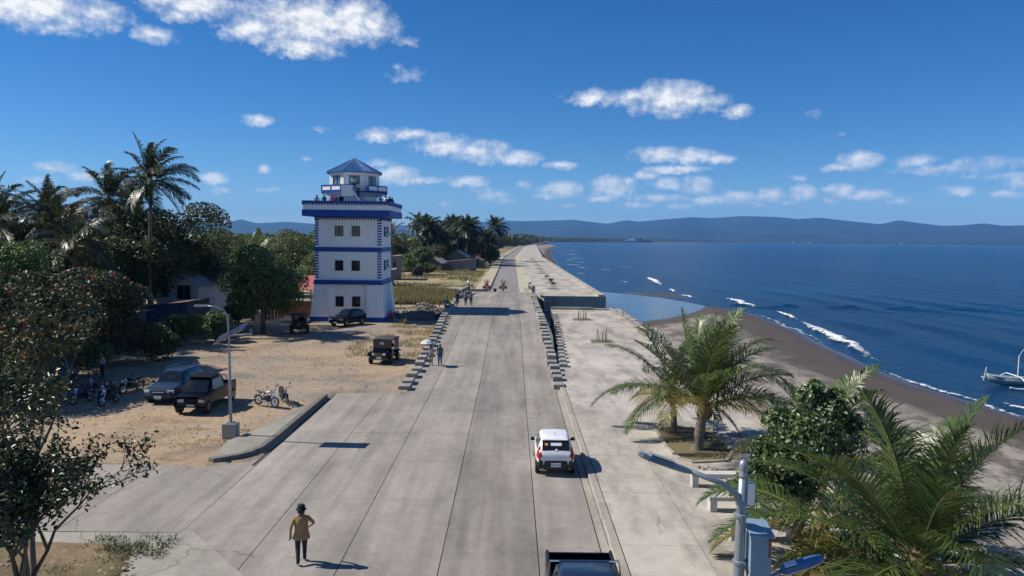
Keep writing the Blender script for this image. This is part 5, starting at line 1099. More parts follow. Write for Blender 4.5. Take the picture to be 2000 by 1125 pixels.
for i, (x, y, r, h) in enumerate(((-27.5, 58.5, 2.6, 3.0), (-29.5, 51.5, 3.0, 3.4), (-36.5, 68.5, 2.8, 3.6), (-38.5, 74, 3.6, 5.2), (-28.2, 79.5, 2.2, 3.2), (-42.5, 68, 4.2, 7.0), (-46, 60, 5.0, 8.6), (-35.5, 44, 4.0, 6.0), (-30.5, 89, 3.6, 6.0))):
    tree('undergrowth_bush', (x, y, 0), r, .05, h, 9100, 0.200, [G_dark, G_green, G_red][i % 3], f'{nth(i)} dark bush of the undergrowth beneath the left trees', 110 + i, 12, .34, cat='bush', group='undergrowth below the left trees')
LW = (.85, -.1, .2)
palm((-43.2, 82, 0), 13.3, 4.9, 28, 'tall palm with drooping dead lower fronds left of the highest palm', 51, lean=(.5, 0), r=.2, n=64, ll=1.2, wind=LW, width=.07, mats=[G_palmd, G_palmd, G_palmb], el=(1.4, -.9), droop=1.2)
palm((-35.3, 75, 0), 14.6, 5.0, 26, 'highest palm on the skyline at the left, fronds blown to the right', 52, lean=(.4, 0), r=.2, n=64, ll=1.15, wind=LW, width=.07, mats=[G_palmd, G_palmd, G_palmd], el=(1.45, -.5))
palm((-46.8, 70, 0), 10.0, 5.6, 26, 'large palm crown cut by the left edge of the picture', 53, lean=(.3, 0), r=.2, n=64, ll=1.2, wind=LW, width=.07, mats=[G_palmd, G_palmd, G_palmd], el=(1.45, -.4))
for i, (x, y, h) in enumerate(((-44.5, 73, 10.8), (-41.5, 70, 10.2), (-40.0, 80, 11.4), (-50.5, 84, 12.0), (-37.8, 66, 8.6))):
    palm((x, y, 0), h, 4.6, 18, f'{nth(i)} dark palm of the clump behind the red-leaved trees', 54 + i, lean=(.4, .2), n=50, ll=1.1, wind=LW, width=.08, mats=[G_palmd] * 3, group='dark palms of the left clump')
palm((-33.5, 101, 0), 7.0, 4.6, 18, 'palm crown standing out of the sunlit wood left of the tower', 58, n=34, ll=.85, wind=LW, width=.08, mats=[G_palm] * 3)
palm((-23.6, 152, 0), 9.6, 4.2, 18, 'lone palm just right of the tower with brownish fronds', 59, n=34, ll=.8, wind=LW, width=.09, mats=[leaf_mat('palm_leaflet_brown', [(0, (.05, .045, .02)), (1, (.17, .12, .06))])] * 3, parts=False, el=(1.4, -.8))

# --- grove and tree line along the far road
grove = []
rr = random.Random(5)
for i in range(27):
    f = i / 26; y = rr.uniform(235, 330); px = 812 + 150 * f + rr.uniform(-6, 6); grove.append(((px - 1000) / 1510 * y, y, rr.choice((.45, .6, .75, .9, 1.0, 1.1)) * rr.uniform(.9, 1.1)))
for i, (x, y, s) in enumerate(grove):
    palm((x, y, 0), 11.0, 5.2, 26, f'{nth(i)} palm from the left in the grove behind the huts', 71 + i % 3, lean=(.5, .2), n=40, ll=1.45, wind=LW, width=.16, mats=[G_palmd] * 3, parts=False, group='palms of the far grove', key=f'gp{i % 3}', s=s * 1.08, rz=rr.uniform(-.5, .5), r=.2)
line = []
for i in range(22):
    y = 240 + 34 * i + rr.uniform(-10, 10); x = -13.5 + off(y) - rr.uniform(0, 9) - max(0, (300 - y) * .06); line.append((x, y, rr.uniform(.75, 1.15)))
for i, (x, y, s) in enumerate(line):
    tree('roadside_tree', (x, y, 0), 6.5, .5, 10.5, 5200, .62, G_far, f'{nth(i)} dark tree along the left side of the far road, counted from the huts', 81 + i % 4, 16, .36, group='trees lining the far road', key=f'rt{i % 4}', s=s * 1.25, rz=i * 2.1)
for i in range(22):
    y = rr.uniform(232, 330); px = 800 + 160 * i / 21 + rr.uniform(-5, 5); x = (px - 1000) / 1510 * y
    tree('grove_tree', (x, y, 0), 6.5, .5, 10.5, 5200, .62, G_far, f'{nth(i)} leafy tree filling the grove behind the far palms', 81 + i % 4, 16, .36, group='trees filling the far grove', key=f'rt{i % 4}', s=rr.uniform(.6, .95), rz=i * 1.7)
for i, (x, y, s) in enumerate(((-32.5, 214, .9), (-28.0, 226, .8), (-35, 235, 1.05), (-25, 238, .75), (-38, 205, .85))):
    tree('grove_tree', (x, y, 0), 6.5, .5, 10.5, 5200, .62, G_far, f'{nth(i)} brown-green tree between the tower and the round bush', 81 + i % 4, 16, .36, group='trees just right of the tower', key=f'rt{i % 4}', s=s, rz=i * 1.9)
tree('round_bush', (-24.6, 196, 0), 5.4, .1, 7.2, 9000, .5, G_green, 'dark green round bush in front of the sheds right of the tower', 91, 16, .34, cat='bush')
tree('round_bush', (-20.6, 190, 0), 3.0, .1, 4.4, 4500, .45, G_green, 'smaller dark bush at the right foot of the big round bush', 92, 10, .34, cat='bush')
tree('purple_bush', (-23.0, 186, 0), 1.9, .1, 2.4, 2200, .32, leaf_mat('leaf_purple', [(0, (.03, .015, .03)), (1, (.12, .05, .10))]), 'low purple-flowered bush at the edge of the sandy track', 93, 8, .34, cat='bush')
# far woods that read as one mass
def woods(name, y0, y1, n, wid, h, label, seed, side=-1):
    rg = np.random.default_rng(seed); y = np.exp(rg.uniform(math.log(y0), math.log(y1), n)); x = coast(y) - 12 - rg.random(n) ** 1.5 * wid
    sz = rg.uniform(.6, 1.3, n) * h; C = np.stack([x, y, sz * rg.uniform(.1, 1.0, n)], 1); Nn = rg.normal(size=(n, 3)); Nn[:, 2] = np.abs(Nn[:, 2])
    V, F = leaves(C, Nn, 4.2, .8, rg, .8, .1); o = link(name, np_mesh(name, V, F, G_far)); o['kind'] = 'stuff'; o['label'] = label; o['category'] = 'woods'; return o
woods('far_woods', 900, 3600, 26000, 160, 12, 'distant line of trees along the coast toward the pier', 5)
woods('far_shore_woods', 3300, 9000, 22000, 400, 12, 'thin dark tree line on the far shore below the mountains', 6)
rg = np.random.default_rng(3); n = 9000; y = rg.uniform(150, 800, n); x = -65 - rg.random(n) * (60 + y * .5); C = np.stack([x, y, rg.uniform(.5, 9.5, n)], 1); Nn = rg.normal(size=(n, 3)); Nn[:, 2] = np.abs(Nn[:, 2]); V, F = leaves(C, Nn, 4.0, .8, rg, .8, .1)
o = link('inland_woods', np_mesh('inland_woods', V, F, G_bright)); o['kind'] = 'stuff'; o['label'] = 'green woodland spreading inland beyond the village'; o['category'] = 'woods'

# --- grass and weeds
def grass(name, pts, h, w, m, label, seed, lean=.35):
    rg = np.random.default_rng(seed); n = len(pts); B = np.array(pts, float); a = rg.uniform(0, 6.3, n); hh = (h * rg.uniform(.5, 1.3, n))[:, None]
    s = np.stack([np.cos(a), np.sin(a), np.zeros(n)], 1) * w; t = B + np.stack([rg.normal(0, lean, n), rg.normal(0, lean, n), np.ones(n)], 1) * hh
    V = np.stack([B - s, B + s, t], 1).reshape(-1, 3); o = link(name, np_mesh(name, V, np.arange(3 * n).reshape(n, 3), m)); o['kind'] = 'stuff'; o['label'] = label; o['category'] = 'grass'; return o
G_grass = leaf_mat('grass_blades', [(0, (.09, .10, .03)), (.6, (.19, .18, .07)), (1, (.34, .27, .13))], .7, .3)
G_weed = leaf_mat('weed_blades', [(0, (.035, .055, .015)), (1, (.10, .12, .04))], .6, .3)
def scatter(n, x0, x1, y0, y1, z, seed, thr=0.0, sc=.4):
    rg = np.random.default_rng(seed); x = rg.uniform(x0, x1, n); y = rg.uniform(y0, y1, n); k = fbm(x * sc, y * sc, 3, seed) > thr; return np.stack([x[k], y[k], np.full(k.sum(), z)], 1)
grass('tall_grass', scatter(20000, -19.5, -8.2, 108, 134, .1, 1, .40, .45), 1.15, .07, G_grass, 'tall yellow-green grass behind the fence posts right of the tower', 1)
grass('field_grass', scatter(22000, -40, -7.5, 140, 260, .15, 2, .5, .08), .5, .09, G_grass, 'patches of dry grass on the sandy field beyond the bridge', 2)
grass('roadside_grass', scatter(7000, -14, -7.1, 60, 84, .1, 3, .5, .5), .25, .02, G_grass, 'dry grass tufts between the lot and the left guard blocks', 3)
grass('bed_weeds', np.concatenate([scatter(2200, -13.0, -10.4, 19, 24, .1, 4, .60, 1.2), scatter(300, -12.4, -11.2, 22.6, 23.4, .1, 5)]), .16, .02, G_weed, 'green weeds on the edge of the earth bed in the near left corner', 4, .8)
grass('lot_grass', np.concatenate([scatter(6000, -17.5, -12.4, 32.2, 37.8, .06, 6, .58, .9), scatter(2500, -30, -20, 55, 74, .08, 7, .55, .3)]), 0.10, .014, G_grass, 'thin dry grass at the foot of the left lamp post', 5)
rg = np.random.default_rng(8); C = []
for k in range(2850):
    x = rg.uniform(-34, -7.2); y = rg.uniform(33, 84)
    if k > 2600: x = rg.uniform(-18, -10.8); y = rg.uniform(19, 23.2); C.append((x, y, .12)); continue
    if x > -11.4 and y < 48.2: continue
    C.append((x, y, .03 + .22 * float(fbm(np.array([x * .22]), np.array([y * .22]), 4, 3)[0]) - .08))
C = np.array(C); n = len(C); s = rg.uniform(.03, .11, n)[:, None]; base = np.array([[1, 0, 0], [0, 1, 0], [-1, 0, 0], [0, -1, 0], [0, 0, .8]]); V = (C[:, None] + base[None] * s[:, None] * rg.uniform(.6, 1.3, (n, 5, 1))).reshape(-1, 3)
F = (np.arange(n)[:, None, None] * 5 + np.array([[[0, 1, 4], [1, 2, 4], [2, 3, 4], [3, 0, 4]]])).reshape(-1, 3)
o = link('gravel', np_mesh('gravel', V, F, mat('gravel_stone', (.26, .22, .17), .95, .35, 3))); o['kind'] = 'stuff'; o['label'] = 'loose stones scattered over the dirt lot'; o['category'] = 'gravel'
# ------------------------------------------------------------------ guard blocks, bridge, planters, benches, lamps
def guard_block(seed):
    r = random.Random(seed); b = MB(); w, l, h = .35, .52, .36; j = lambda: r.uniform(-.015, .015)
    b.loft([[(-w + j(), -l + j(), -.25), (w + j(), -l + j(), -.25), (w + j(), l + j(), -.25), (-w + j(), l + j(), -.25)],
            [(-w + j(), -l + j(), h - .03), (w + j(), -l + j(), h - .03), (w + j(), l + j(), h - .03), (-w + j(), l + j(), h - .03)],
            [(-w + .03, -l + .03, h + j() * .4), (w - .03, -l + .03, h), (w - .03, l - .03, h + j() * .4), (-w + .03, l - .03, h)]])
    return b.mesh('guard_block', [M_block])
GB = [guard_block(i) for i in range(5)]
def row(n, y0, dy, xf, zf, side, s=1.0):
    for i in range(n):
        y = y0 + i * dy; o = link('guard_block', GB[random.randrange(5)], None, (xf(y) + random.uniform(-.06, .06), y + random.uniform(-.1, .1), zf(y) - random.uniform(0, .05)), random.uniform(-.09, .09)); o.scale = (s * random.uniform(.93, 1.05), s * random.uniform(.86, 1.08), s * random.uniform(.85, 1.15))
        tag(o, f'{nth(i)} concrete guard block from the near end of the {side}', 'guard block', f'guard blocks of the {side}')
row(28, 48.7, 2.0, lambda y: -6.75 - .75 * float(sstep(60, 100, y)), zr, 'row left of the road')
row(34, 49.9, 2.0, lambda y: 3.12, zr, 'row right of the road')
row(20, 57.5, 2.05, lambda y: pl(y) + .28, lambda y: .15, 'short row edging the promenade slot', .78)
# bridge parapets at the far end of the rows
def parapet(loc, rz, L, label, ball):
    T = tag(empty('bridge_parapet', loc, rz), label, 'parapet')
    MB().bbox(-.14, .14, 0, L, -.3, .35).build('base', [M_block], T)
    MB().bbox(-.17, .17, 0, L, .95, 1.1).build('rail', [M_block], T)
    for k in range(5): MB().bbox(-.11, .11, .12 + k * (L - .4) / 4, .36 + k * (L - .4) / 4, .34, .96).build('baluster', [M_wall], T)
    for y in (-.25, L): MB().bbox(-.26, .26, y, y + .35, -.3, 1.35).build('post', [M_block], T)
    if ball: MB().lathe([(0, 0), (.18, .05), (.28, .25), (.18, .45), (0, .5)], 10, (0, L + .17, 1.36)).build('globe', [M_white], T, True)
parapet((-7.55, 106.5, 1.25), R_(-4), 12, 'low bridge parapet with white globe on its end post, left of the road', True)
parapet((3.25, 117.5, 1.15), R_(2), 9, 'low bridge parapet at the right end of the guard blocks', False)
MB_ = MB().prism([(2.2, 118), (3.0, 118), (3.0, 134), (1.9, 134), (1.9, 121)], .2, 1.28); tag(MB_.build('kerb_island', [M_kerb]), 'pale kerb edge beside the right bridge parapet', 'kerb')
# square planting beds with stakes
M_soil = mat('bed_soil', (.13, .11, .07), .95, col2=(.20, .17, .07), scale=2.5, bump=.6, bscale=9)
M_stake = mat('grey_stake', (.14, .125, .11), .9, .3, 3, space='obj')
def planter(x, y, z, w, d, n, h, label, seed):
    r = random.Random(seed); T = tag(empty('planting_bed', (x, y, z)), label, 'planter')
    MB().bbox(-w / 2, w / 2, -d / 2, d / 2, -.1, .02).build('soil', [M_soil], T)
    for a, b_, c, e in ((-w / 2 - .1, w / 2 + .1, -d / 2 - .1, -d / 2), (-w / 2 - .1, w / 2 + .1, d / 2, d / 2 + .1), (-w / 2 - .1, -w / 2, -d / 2, d / 2), (w / 2, w / 2 + .1, -d / 2, d / 2)): MB().bbox(a, b_, c, e, -.1, .04).build('edging', [M_kerb], T)
    for i in range(n):
        a = 2 * math.pi * i / n; x0, y0 = .5 * math.cos(a), .32 * math.sin(a)
        MB().tube([(x0, y0, -.05), (x0 + r.uniform(-.08, .08), y0 + r.uniform(-.08, .08), h * r.uniform(.7, 1.1))], .028, 5).build('stake', [M_stake], T)
    return T
planter(8.45, 71.9, .15, 2.0, 1.9, 9, 1.15, 'square bed ringed with wooden stakes, nearest on the promenade', 1)
planter(8.35, 91.4, .15, 2.1, 2.0, 10, 1.3, 'square bed of wooden stakes near the far end of the promenade', 2)
for i, (x, y) in enumerate(((7.6, 142), (8.0, 160), (7.95, 176), (7.7, 205), (8.1, 236), (8.3, 268), (8.4, 300), (8.6, 335))):
    planter(x, y, .46, 2.2, 2.4, 7, 1.3, f'{nth(i)} staked planting bed along the far promenade', 10 + i)
for i, (x, y, s) in enumerate(((8.0, 160, .55), (7.9, 177, .5), (7.95, 148.5, .55))):
    tree('potted_shrub', (x, y, .46), 1.0, .5, 2.0, 500, .3, G_green, f'{nth(i)} small clipped shrub in a bed on the far promenade', 95 + i, 6, .3, cat='shrub', s=s)
b = MB(); P = [(7.3, 38.7), (7.2, 35), (7.4, 33.2), (7.9, 32.7), (9.4, 33.0), (10.1, 34.5), (10.2, 38.7)]
T = tag(empty('palm_bed', (0, 0, 0)), 'square earth bed with kerb around the two young palms', 'planter'); b.prism(P, .05, .17); b.build('soil', [M_soil], T)
for i in range(len(P)):
    a, c = Vector((*P[i], .15)), Vector((*P[(i + 1) % len(P)], .15)); d = (c - a); MB().box((a + c) / 2, (d.length, .16, .16), math.atan2(d.y, d.x)).build('edging', [M_kerb], T)
st = tag(empty('stone_edging', (9.0, 31.2, .15)), 'curved strip of white pebbles beside the palm bed', 'stones'); 
for i in range(46):
    o = link('stone', ROCK[i % 7], st); t = i / 45; s = random.uniform(.12, .22); o.scale = (s, s, s); o.location = (-1.1 + 2.4 * t + random.uniform(-.1, .1), .7 - 1.3 * t + random.uniform(-.18, .18), .03); o.rotation_euler = (0, 0, random.uniform(0, 6))
M_bench = concrete('bench_concrete', (.46, .45, .42), (.56, .55, .51), .35)
for i, y in enumerate((29.6, 26.9, 24.3)):
    T = tag(empty('bench', (8.15, y, .15)), f'white concrete bench on the promenade, {("farthest", "middle one", "nearest")[i]} of the three', 'bench', 'concrete benches'); 
    MB().bbox(-1.1, 1.1, -.24, .24, .40, .54).build('seat', [M_bench], T)
    for s in (-1, 1): MB().bbox(s * .95 - .12, s * .95 + .12, -.22, .22, -.05, .402).build('leg', [M_bench], T)
for i, (x, y) in enumerate(((4.3, 44.5), (4.6, 30.5), (7.2, 43))):
    tag(MB().bbox(x, x + .9, y, y + .55, .1, .157).build('drain_cover', [M_kerb]), f'{nth(i)} flat concrete cover set in the promenade paving, counted from the middle', 'cover')
# street lamps
M_galv = flat('galvanised_steel', (.30, .34, .39), .42, .5)
M_lampblue = flat('lamp_blue', (.04, .10, .26), .3, coat=.3)
M_box = mat('cabinet_blue_grey', (.22, .33, .42), .45, .1, 3, space='obj')
M_rust = mat('rust', (.25, .09, .03), .9, .3, 12, space='obj')
T = tag(empty('street_lamp', (-13.27, 36.2, .05)), 'tall curved-arm solar street lamp on a concrete cube at the lot corner', 'street lamp')
MB().bbox(-.31, .31, -.31, .31, -.3, .74).build('base', [M_block], T); MB().bbox(-.18, .18, -.18, .18, .741, .78).build('base_plate', [M_galv], T)
MB().tube([(0, 0, .7), (-.02, 0, 3), (-.05, 0, 5.3), (-.10, 0, 5.85), (-.26, -.02, 6.12), (-.6, -.1, 6.27), (-1.0, -.2, 6.32)], [.075, .065, .05, .045, .04, .035, .03], 10).build('pole', [M_galv], T, True)
MB().box((-1.25, -.26, 6.32), (.55, .22, .09), .2).build('lamp_head', [M_galv], T)
R = Matrix.Rotation(R_(-28), 3, 'Y') @ Matrix.Rotation(R_(14), 3, 'X')
p = MB().box((.1, -.15, 5.05), (1.5, .9, .04), rot=R).build('solar_panel', [flat('solar_cells', (.02, .03, .07), .15)], T)
MB().box((.1, -.15, 5.02), (1.56, .96, .03), rot=R).build('panel_frame', [M_galv], p); MB().tube([(-.04, 0, 4.8), (.1, -.1, 5.0)], .03, 6).build('bracket', [M_galv], T)

T = tag(empty('street_lamp', (3.98, 13.0, .15)), 'grey double street lamp post with control box at the right foreground', 'street lamp'); Z = -.15
MB().tube([(-.03, 0, 0), (-.02, 0, 2.5), (0, 0, 4.6), (.02, 0, 5.55)], [.105, .098, .088, .076], 14).build('pole', [M_galv], T, True)
MB().lathe([(.078, 5.5), (.085, 5.56), (.06, 5.60), (.075, 5.66), (.085, 5.73), (.06, 5.80), (0, 5.83)], 14, (.02, 0, 0)).build('finial', [M_galv], T, True)
for z in (4.82, 4.0, 2.9): MB().lathe([(.10, 0), (.125, .01), (.125, .06), (.10, .07)], 14, (0, 0, z)).build('clamp', [M_galv], T)
MB().tube([(.01, -.02, 4.6), (-.02, -.03, 5.0), (-.12, -.05, 5.25), (-.35, -.07, 5.42), (-.95, -.12, 5.66)], [.07, .065, .055, .05, .045], 10).build('arm', [M_galv], T, True)
d = Vector((-.93, -.1, .33)).normalized(); q = d.to_track_quat('X', 'Z').to_matrix()
hd = MB().loft([[q @ Vector((x, y * w, z * h)) + Vector((-.95, -.12, 5.66)) for y, z in ((-1, -.5), (-.8, .6), (.8, .6), (1, -.5), (.7, -1), (-.7, -1))] for x, w, h in ((-.05, .045, .045), (.1, .08, .06), (.30, .11, .06), (.75, .115, .055), (.86, .09, .045), (.92, .04, .03))]).build('lamp_head', [flat('lamp_head_grey', (.16, .20, .25), .35, .3)], T)
fin = MB()
for k in range(12): fin.box(q @ Vector((.32 + k * .037, 0, .05)) + Vector((-.95, -.12, 5.66)), (.012, .19, .05), rot=q)
o = fin.build('heat_fins', [M_galv], hd); o['kind'] = 'stuff'
MB().bbox(.08, .2, -.07, .07, 5.05, 5.42).build('junction_box', [M_white], T)
bx = MB().bbox(.12, .47, -.22, .22, 3.85, 4.55).build('control_box', [M_box], T)
MB().add([(.10, -.26, 4.56), (.52, -.26, 4.52), (.52, .26, 4.64), (.10, .26, 4.68), (.10, -.26, 4.60), (.52, -.26, 4.56), (.52, .26, 4.68), (.10, .26, 4.72)], [(3, 2, 1, 0), (4, 5, 6, 7), (0, 1, 5, 4), (1, 2, 6, 5), (2, 3, 7, 6), (3, 0, 4, 7)]).build('box_lid', [M_box], bx)
MB().bbox(.42, .455, -.226, -.219, 4.2, 4.5).build('rust_streak', [M_rust], bx); MB().bbox(.40, .52, -.268, -.262, 4.51, 4.55).build('rust_patch', [M_rust], bx)
MB().tube([(.1, -.1, 3.9), (.12, -.13, 3.5), (.2, -.12, 3.4), (.24, -.1, 3.86)], .012, 5).build('cable', [M_black], T)
MB().tube([(.0, 0, 3.55), (.45, -.03, 3.72), (.75, -.05, 3.92)], [.05, .045, .04], 10).build('arm', [M_galv], T, True)
d = Vector((.93, -.08, .36)).normalized(); q = d.to_track_quat('X', 'Z').to_matrix()
h2 = MB().loft([[q @ Vector((x, y * w, z * h)) + Vector((.72, -.05, 3.92)) for y, z in ((-1, -.5), (-.85, .5), (.85, .5), (1, -.5), (.7, -1), (-.7, -1))] for x, w, h in ((-.02, .07, .06), (.05, .13, .08), (.45, .14, .08), (.62, .11, .07), (.72, .05, .04))]).build('lamp_head', [M_lampblue], T)
MB().box(q @ Vector((.16, 0, .06)) + Vector((.72, -.05, 3.92)), (.2, .16, .02), rot=q).build('label_plate', [M_white], h2)

# ------------------------------------------------------------------ houses, sheds, fences
M_iron = mat('roof_iron', (.27, .26, .25), .6, .25, 1.5, metal=.2, space='obj', rnd=.12)
M_ironr = mat('roof_iron_rusty', (.22, .15, .11), .8, .3, 2, space='obj', rnd=.15)
M_redroof = mat('red_roof_sheet', (.40, .12, .11), .6, .15, 2, space='obj', rnd=.08)
M_timber = mat('grey_timber', (.12, .105, .09), .9, .3, 3, space='obj')
M_plaster = mat('dull_white_plaster', (.46, .46, .46), .85, .15, 1.0, space='obj')
M_brick = mat('brown_boards', (.20, .085, .045), .9, .25, 3, space='obj')
M_blueg = mat('blue_grey_sheet', (.05, .07, .11), .7, .25, 2, space='obj')
def house(name, loc, rz, w, d, h, rise, wall, roof, label, wins=(), cat='house', over=.5, axis='y', sheet=.95, flat_=False):
    """gable along local y (axis 'y': ridge runs in y), window list (x, z, w, h) on the front"""
    T = tag(empty(name, loc, rz), label, cat); b = MB()
    b.add([(-w / 2, -d / 2, -.3), (w / 2, -d / 2, -.3), (w / 2, d / 2, -.3), (-w / 2, d / 2, -.3), (-w / 2, -d / 2, h), (w / 2, -d / 2, h + (rise if flat_ else 0)), (w / 2, d / 2, h + (rise if flat_ else 0)), (-w / 2, d / 2, h)], [(0, 1, 5, 4), (1, 2, 6, 5), (2, 3, 7, 6), (3, 0, 4, 7)])
    if not flat_: b.add([(-w / 2, -d / 2, h), (w / 2, -d / 2, h), (0, -d / 2, h + rise), (-w / 2, d / 2, h), (w / 2, d / 2, h), (0, d / 2, h + rise)], [(0, 1, 2), (4, 3, 5)])
    b.build('wall', [wall], T); n = max(2, int((d + 2 * over) / sheet)); sl = (d + 2 * over) / n
    for s in ((-1, 1) if not flat_ else (1,)):
        for k in range(n):
            y0 = -d / 2 - over + k * sl
            if flat_: x0, z0, x1, z1 = -w / 2 - over, h - over * rise / w + .04, w / 2 + over, h + rise + over * rise / w + .04
            else: x0, z0, x1, z1 = 0, h + rise + .04, s * (w / 2 + over), h - over * rise / (w / 2) + .04
            m = MB(); e = random.uniform(-.015, .02); 
            for j in range(4):                            # four corrugation ribs per sheet
                ya = y0 + sl * j / 4; yb = y0 + sl * (j + .5) / 4; yc = y0 + sl * (j + 1) / 4; q = [(x0, ya, z0 + e), (x0, yb, z0 + .05 + e), (x0, yc, z0 + e), (x1, ya, z1 + e), (x1, yb, z1 + .05 + e), (x1, yc, z1 + e)]
                m.add(q, [(0, 1, 4, 3), (1, 2, 5, 4)])
            m.build('roof_sheet', [roof], T)
    for (x, z, ww, hh) in wins:
        g = MB().bbox(x - ww / 2, x + ww / 2, -d / 2 - .02, -d / 2 + .05, z - hh / 2, z + hh / 2).build('window', [M_glassd], T)
        f = MB()
        for xx in (x - ww / 2, x + ww / 2): f.bbox(xx - .05, xx + .05, -d / 2 - .06, -d / 2 + .02, z - hh / 2, z + hh / 2)
        f.bbox(x - ww / 2 - .05, x + ww / 2 + .05, -d / 2 - .065, -d / 2 + .02, z - hh / 2 - .08, z - hh / 2); f.bbox(x - .03, x + .03, -d / 2 - .05, -d / 2, z - hh / 2, z + hh / 2); f.build('frame', [M_timber], g)
    return T
house('gable_house', (-33.2, 81.5, 0), R_(-9), 4.6, 7.5, 4.75, 1.35, M_plaster, M_iron, 'white gabled house with grey ribbed roof among the dark trees', [(-1.3, 3.9, .7, 1.0), (.75, 3.9, 1.4, 1.35)])
T = house('lean_to', (-32.0, 73.6, 0), R_(-6), 4.4, 4.2, 2.9, .55, M_blueg, M_ironr, 'lean-to shed with patched pale roof in front of the white house', cat='shed', flat_=True, over=.35)
house('tin_shed', (-34.6, 63.5, 0), R_(-14), 7.0, 4.0, 2.7, .5, M_blueg, M_iron, 'dark blue-grey tin shed in the shade of the left trees', cat='shed', flat_=True)
T = tag(empty('open_stall', (-26.2, 92.5, 0)), 'open wooden stall with faded red roof just left of the tower', 'stall')
for x in (-2.8, 0, 2.6):
    for y in (-2, 2): MB().bbox(x - .07, x + .07, y - .07, y + .07, -.1, 3.4 + (.9 if y > 0 else 0)).build('post', [M_timber], T)
for k in range(7):
    x0 = -3.2 + k * .93; e = random.uniform(-.02, .02); m = MB()
    for j in range(4): q = [(x0 + .93 * (j + f) / 4, y, 3.42 + .27 * (y + 2.5) + e + (.04 if f == .5 else 0)) for y in (-2.6, 2.6) for f in (0, .5, 1)]; m.add(q, [(0, 1, 4, 3), (1, 2, 5, 4)])
    m.build('roof_sheet', [M_redroof], T)
for k in range(14): MB().bbox(-2.9 + k * .41, -2.53 + k * .41, -2.06, -2.0, .05, 1.35 + random.uniform(-.05, .05)).build('board', [M_brick], T)
MB().bbox(-2.8, 2.6, 1.94, 2.0, .1, 1.6).build('back_board', [M_brick], T); MB().bbox(-2.9, 2.8, -2.12, -1.9, 1.95, 2.05).build('rail', [M_timber], T)
for k in range(11): MB().bbox(-2.7 + k * .5, -2.62 + k * .5, -2.05, -1.98, 1.4, 1.95).build('baluster', [M_timber], T)
house('block_house', (-28.6, 174, 0), R_(4), 6.6, 8, 5.0, .5, M_wall, M_iron, 'grey two-storey block house partly hidden behind the tower', [(2.2, 3.6, 1.0, 1.1)], flat_=True)
house('ruined_shed', (-25.0, 150, 0), R_(10), 4.0, 5, 2.6, .8, M_wall, M_iron, 'ruined shed with sagging roof against the right of the tower', flat_=True, cat='shed')
house('long_shed', (-27.5, 226, 0), R_(-32), 7, 11, 3.2, 1.8, M_timber, M_ironr, 'long wooden shed with rusty roof behind the round bush', [], cat='shed')
house('small_hut', (-21.4, 220, 0), R_(-20), 4.6, 5, 2.6, 1.2, M_timber, M_iron, 'small brown hut at the right end of the long shed', [], cat='hut')
house('block_shed', (-14.9, 222, 0), R_(-18), 7.5, 6.0, 2.7, .9, M_wall, M_iron, 'low grey block shed with lean roof beside the far road', [(-2, 1.5, .5, .6), (1.6, 1.5, .5, 1.4)], cat='shed', flat_=True)
house('pale_roof_house', (-17.4, 248, 0), R_(-10), 7.0, 7, 3.6, 1.9, M_wall, mat('pale_roof', (.42, .37, .34), .7, .2, 1, space='obj'), 'house with pale patched roof behind the grey block shed', [])
house('dark_roof_hut', (-12.6, 252, 0), R_(-14), 5.2, 6, 2.5, 1.2, M_timber, M_ironr, 'small dark hut nearest the far road', [], cat='hut')
house('beach_hut', (-9.5, 330, 0), R_(-8), 6, 8, 2.4, 1.4, M_timber, M_ironr, 'low hut under the trees along the far road', [], cat='hut')
# fence, yard wall, rubble
T = tag(empty('wire_fence', (-13.4, 104.2, .05)), 'wire fence with dark posts in front of the tall grass', 'fence')
for k, (x, h) in enumerate(((-4.4, 1.3), (-1.7, 1.9), (1.1, 1.5), (3.6, 1.3))): MB().tube([(x, 0, -.2), (x + .04, 0, h)], .06, 6).build('post', [M_timber], T)
for z in (.5, .95): MB().tube([(-4.4, 0, z), (-1.7, .02, z - .03), (1.1, .01, z), (3.6, 0, z - .02)], .012, 4).build('wire', [M_rimd], T)
tag(MB().bbox(-19, -8.0, 102.4, 102.9, -.2, .35).build('low_wall', [M_block]), 'low concrete strip wall behind the rubble heap', 'wall')
b = MB(); P = [(-13.6, 91.2), (-12.2, 89.2), (-10.4, 88.4), (-8.9, 89.4), (-8.1, 92.5), (-7.8, 101.0)]
for i in range(5):
    a, c = Vector((*P[i], .25)), Vector((*P[i + 1], .25)); d = c - a; b.box((a + c) / 2, (d.length + .1, .25, 1.0), math.atan2(d.y, d.x))
tag(b.build('yard_wall', [M_wall]), 'curved dark concrete wall holding the rubble heap beside the ramp', 'wall')
rb = tag(empty('rubble_heap', (-11.0, 96.0, 0)), 'heap of grey-brown rubble between the tower and the ramp', 'rubble heap')
X, Y = np.meshgrid(np.linspace(-4, 2.8, 18), np.linspace(-4.5, 4.5, 18)); Zm = 1.35 * np.exp(-((X / 2.2) ** 2 + (Y / 2.6) ** 2)) + .25 * fbm(X * 1.2, Y * 1.2, 3, 4) - .1
link('mound', grid_mesh('mound', X, Y, Zm, dirt_mat('rubble_dirt', (.22, .18, .13), (.15, .13, .11), .5, .8)), rb)
RB = [rock_mesh(20 + i).mesh('rock', [M_rub]) for i in range(6)]
for i in range(150):
    x, y = random.gauss(-.3, 1.5), random.gauss(0, 1.9)
    if abs(x) > 3 or abs(y) > 4: continue
    o = link('rock', RB[i % 6], rb); s = random.uniform(.16, .45); o.scale = (s, s, s * .8); o.rotation_euler = (random.uniform(-.6, .6), random.uniform(-.6, .6), random.uniform(0, 6)); o.location = (x, y, 1.35 * math.exp(-((x / 2.2) ** 2 + (y / 2.6) ** 2)) + .1)
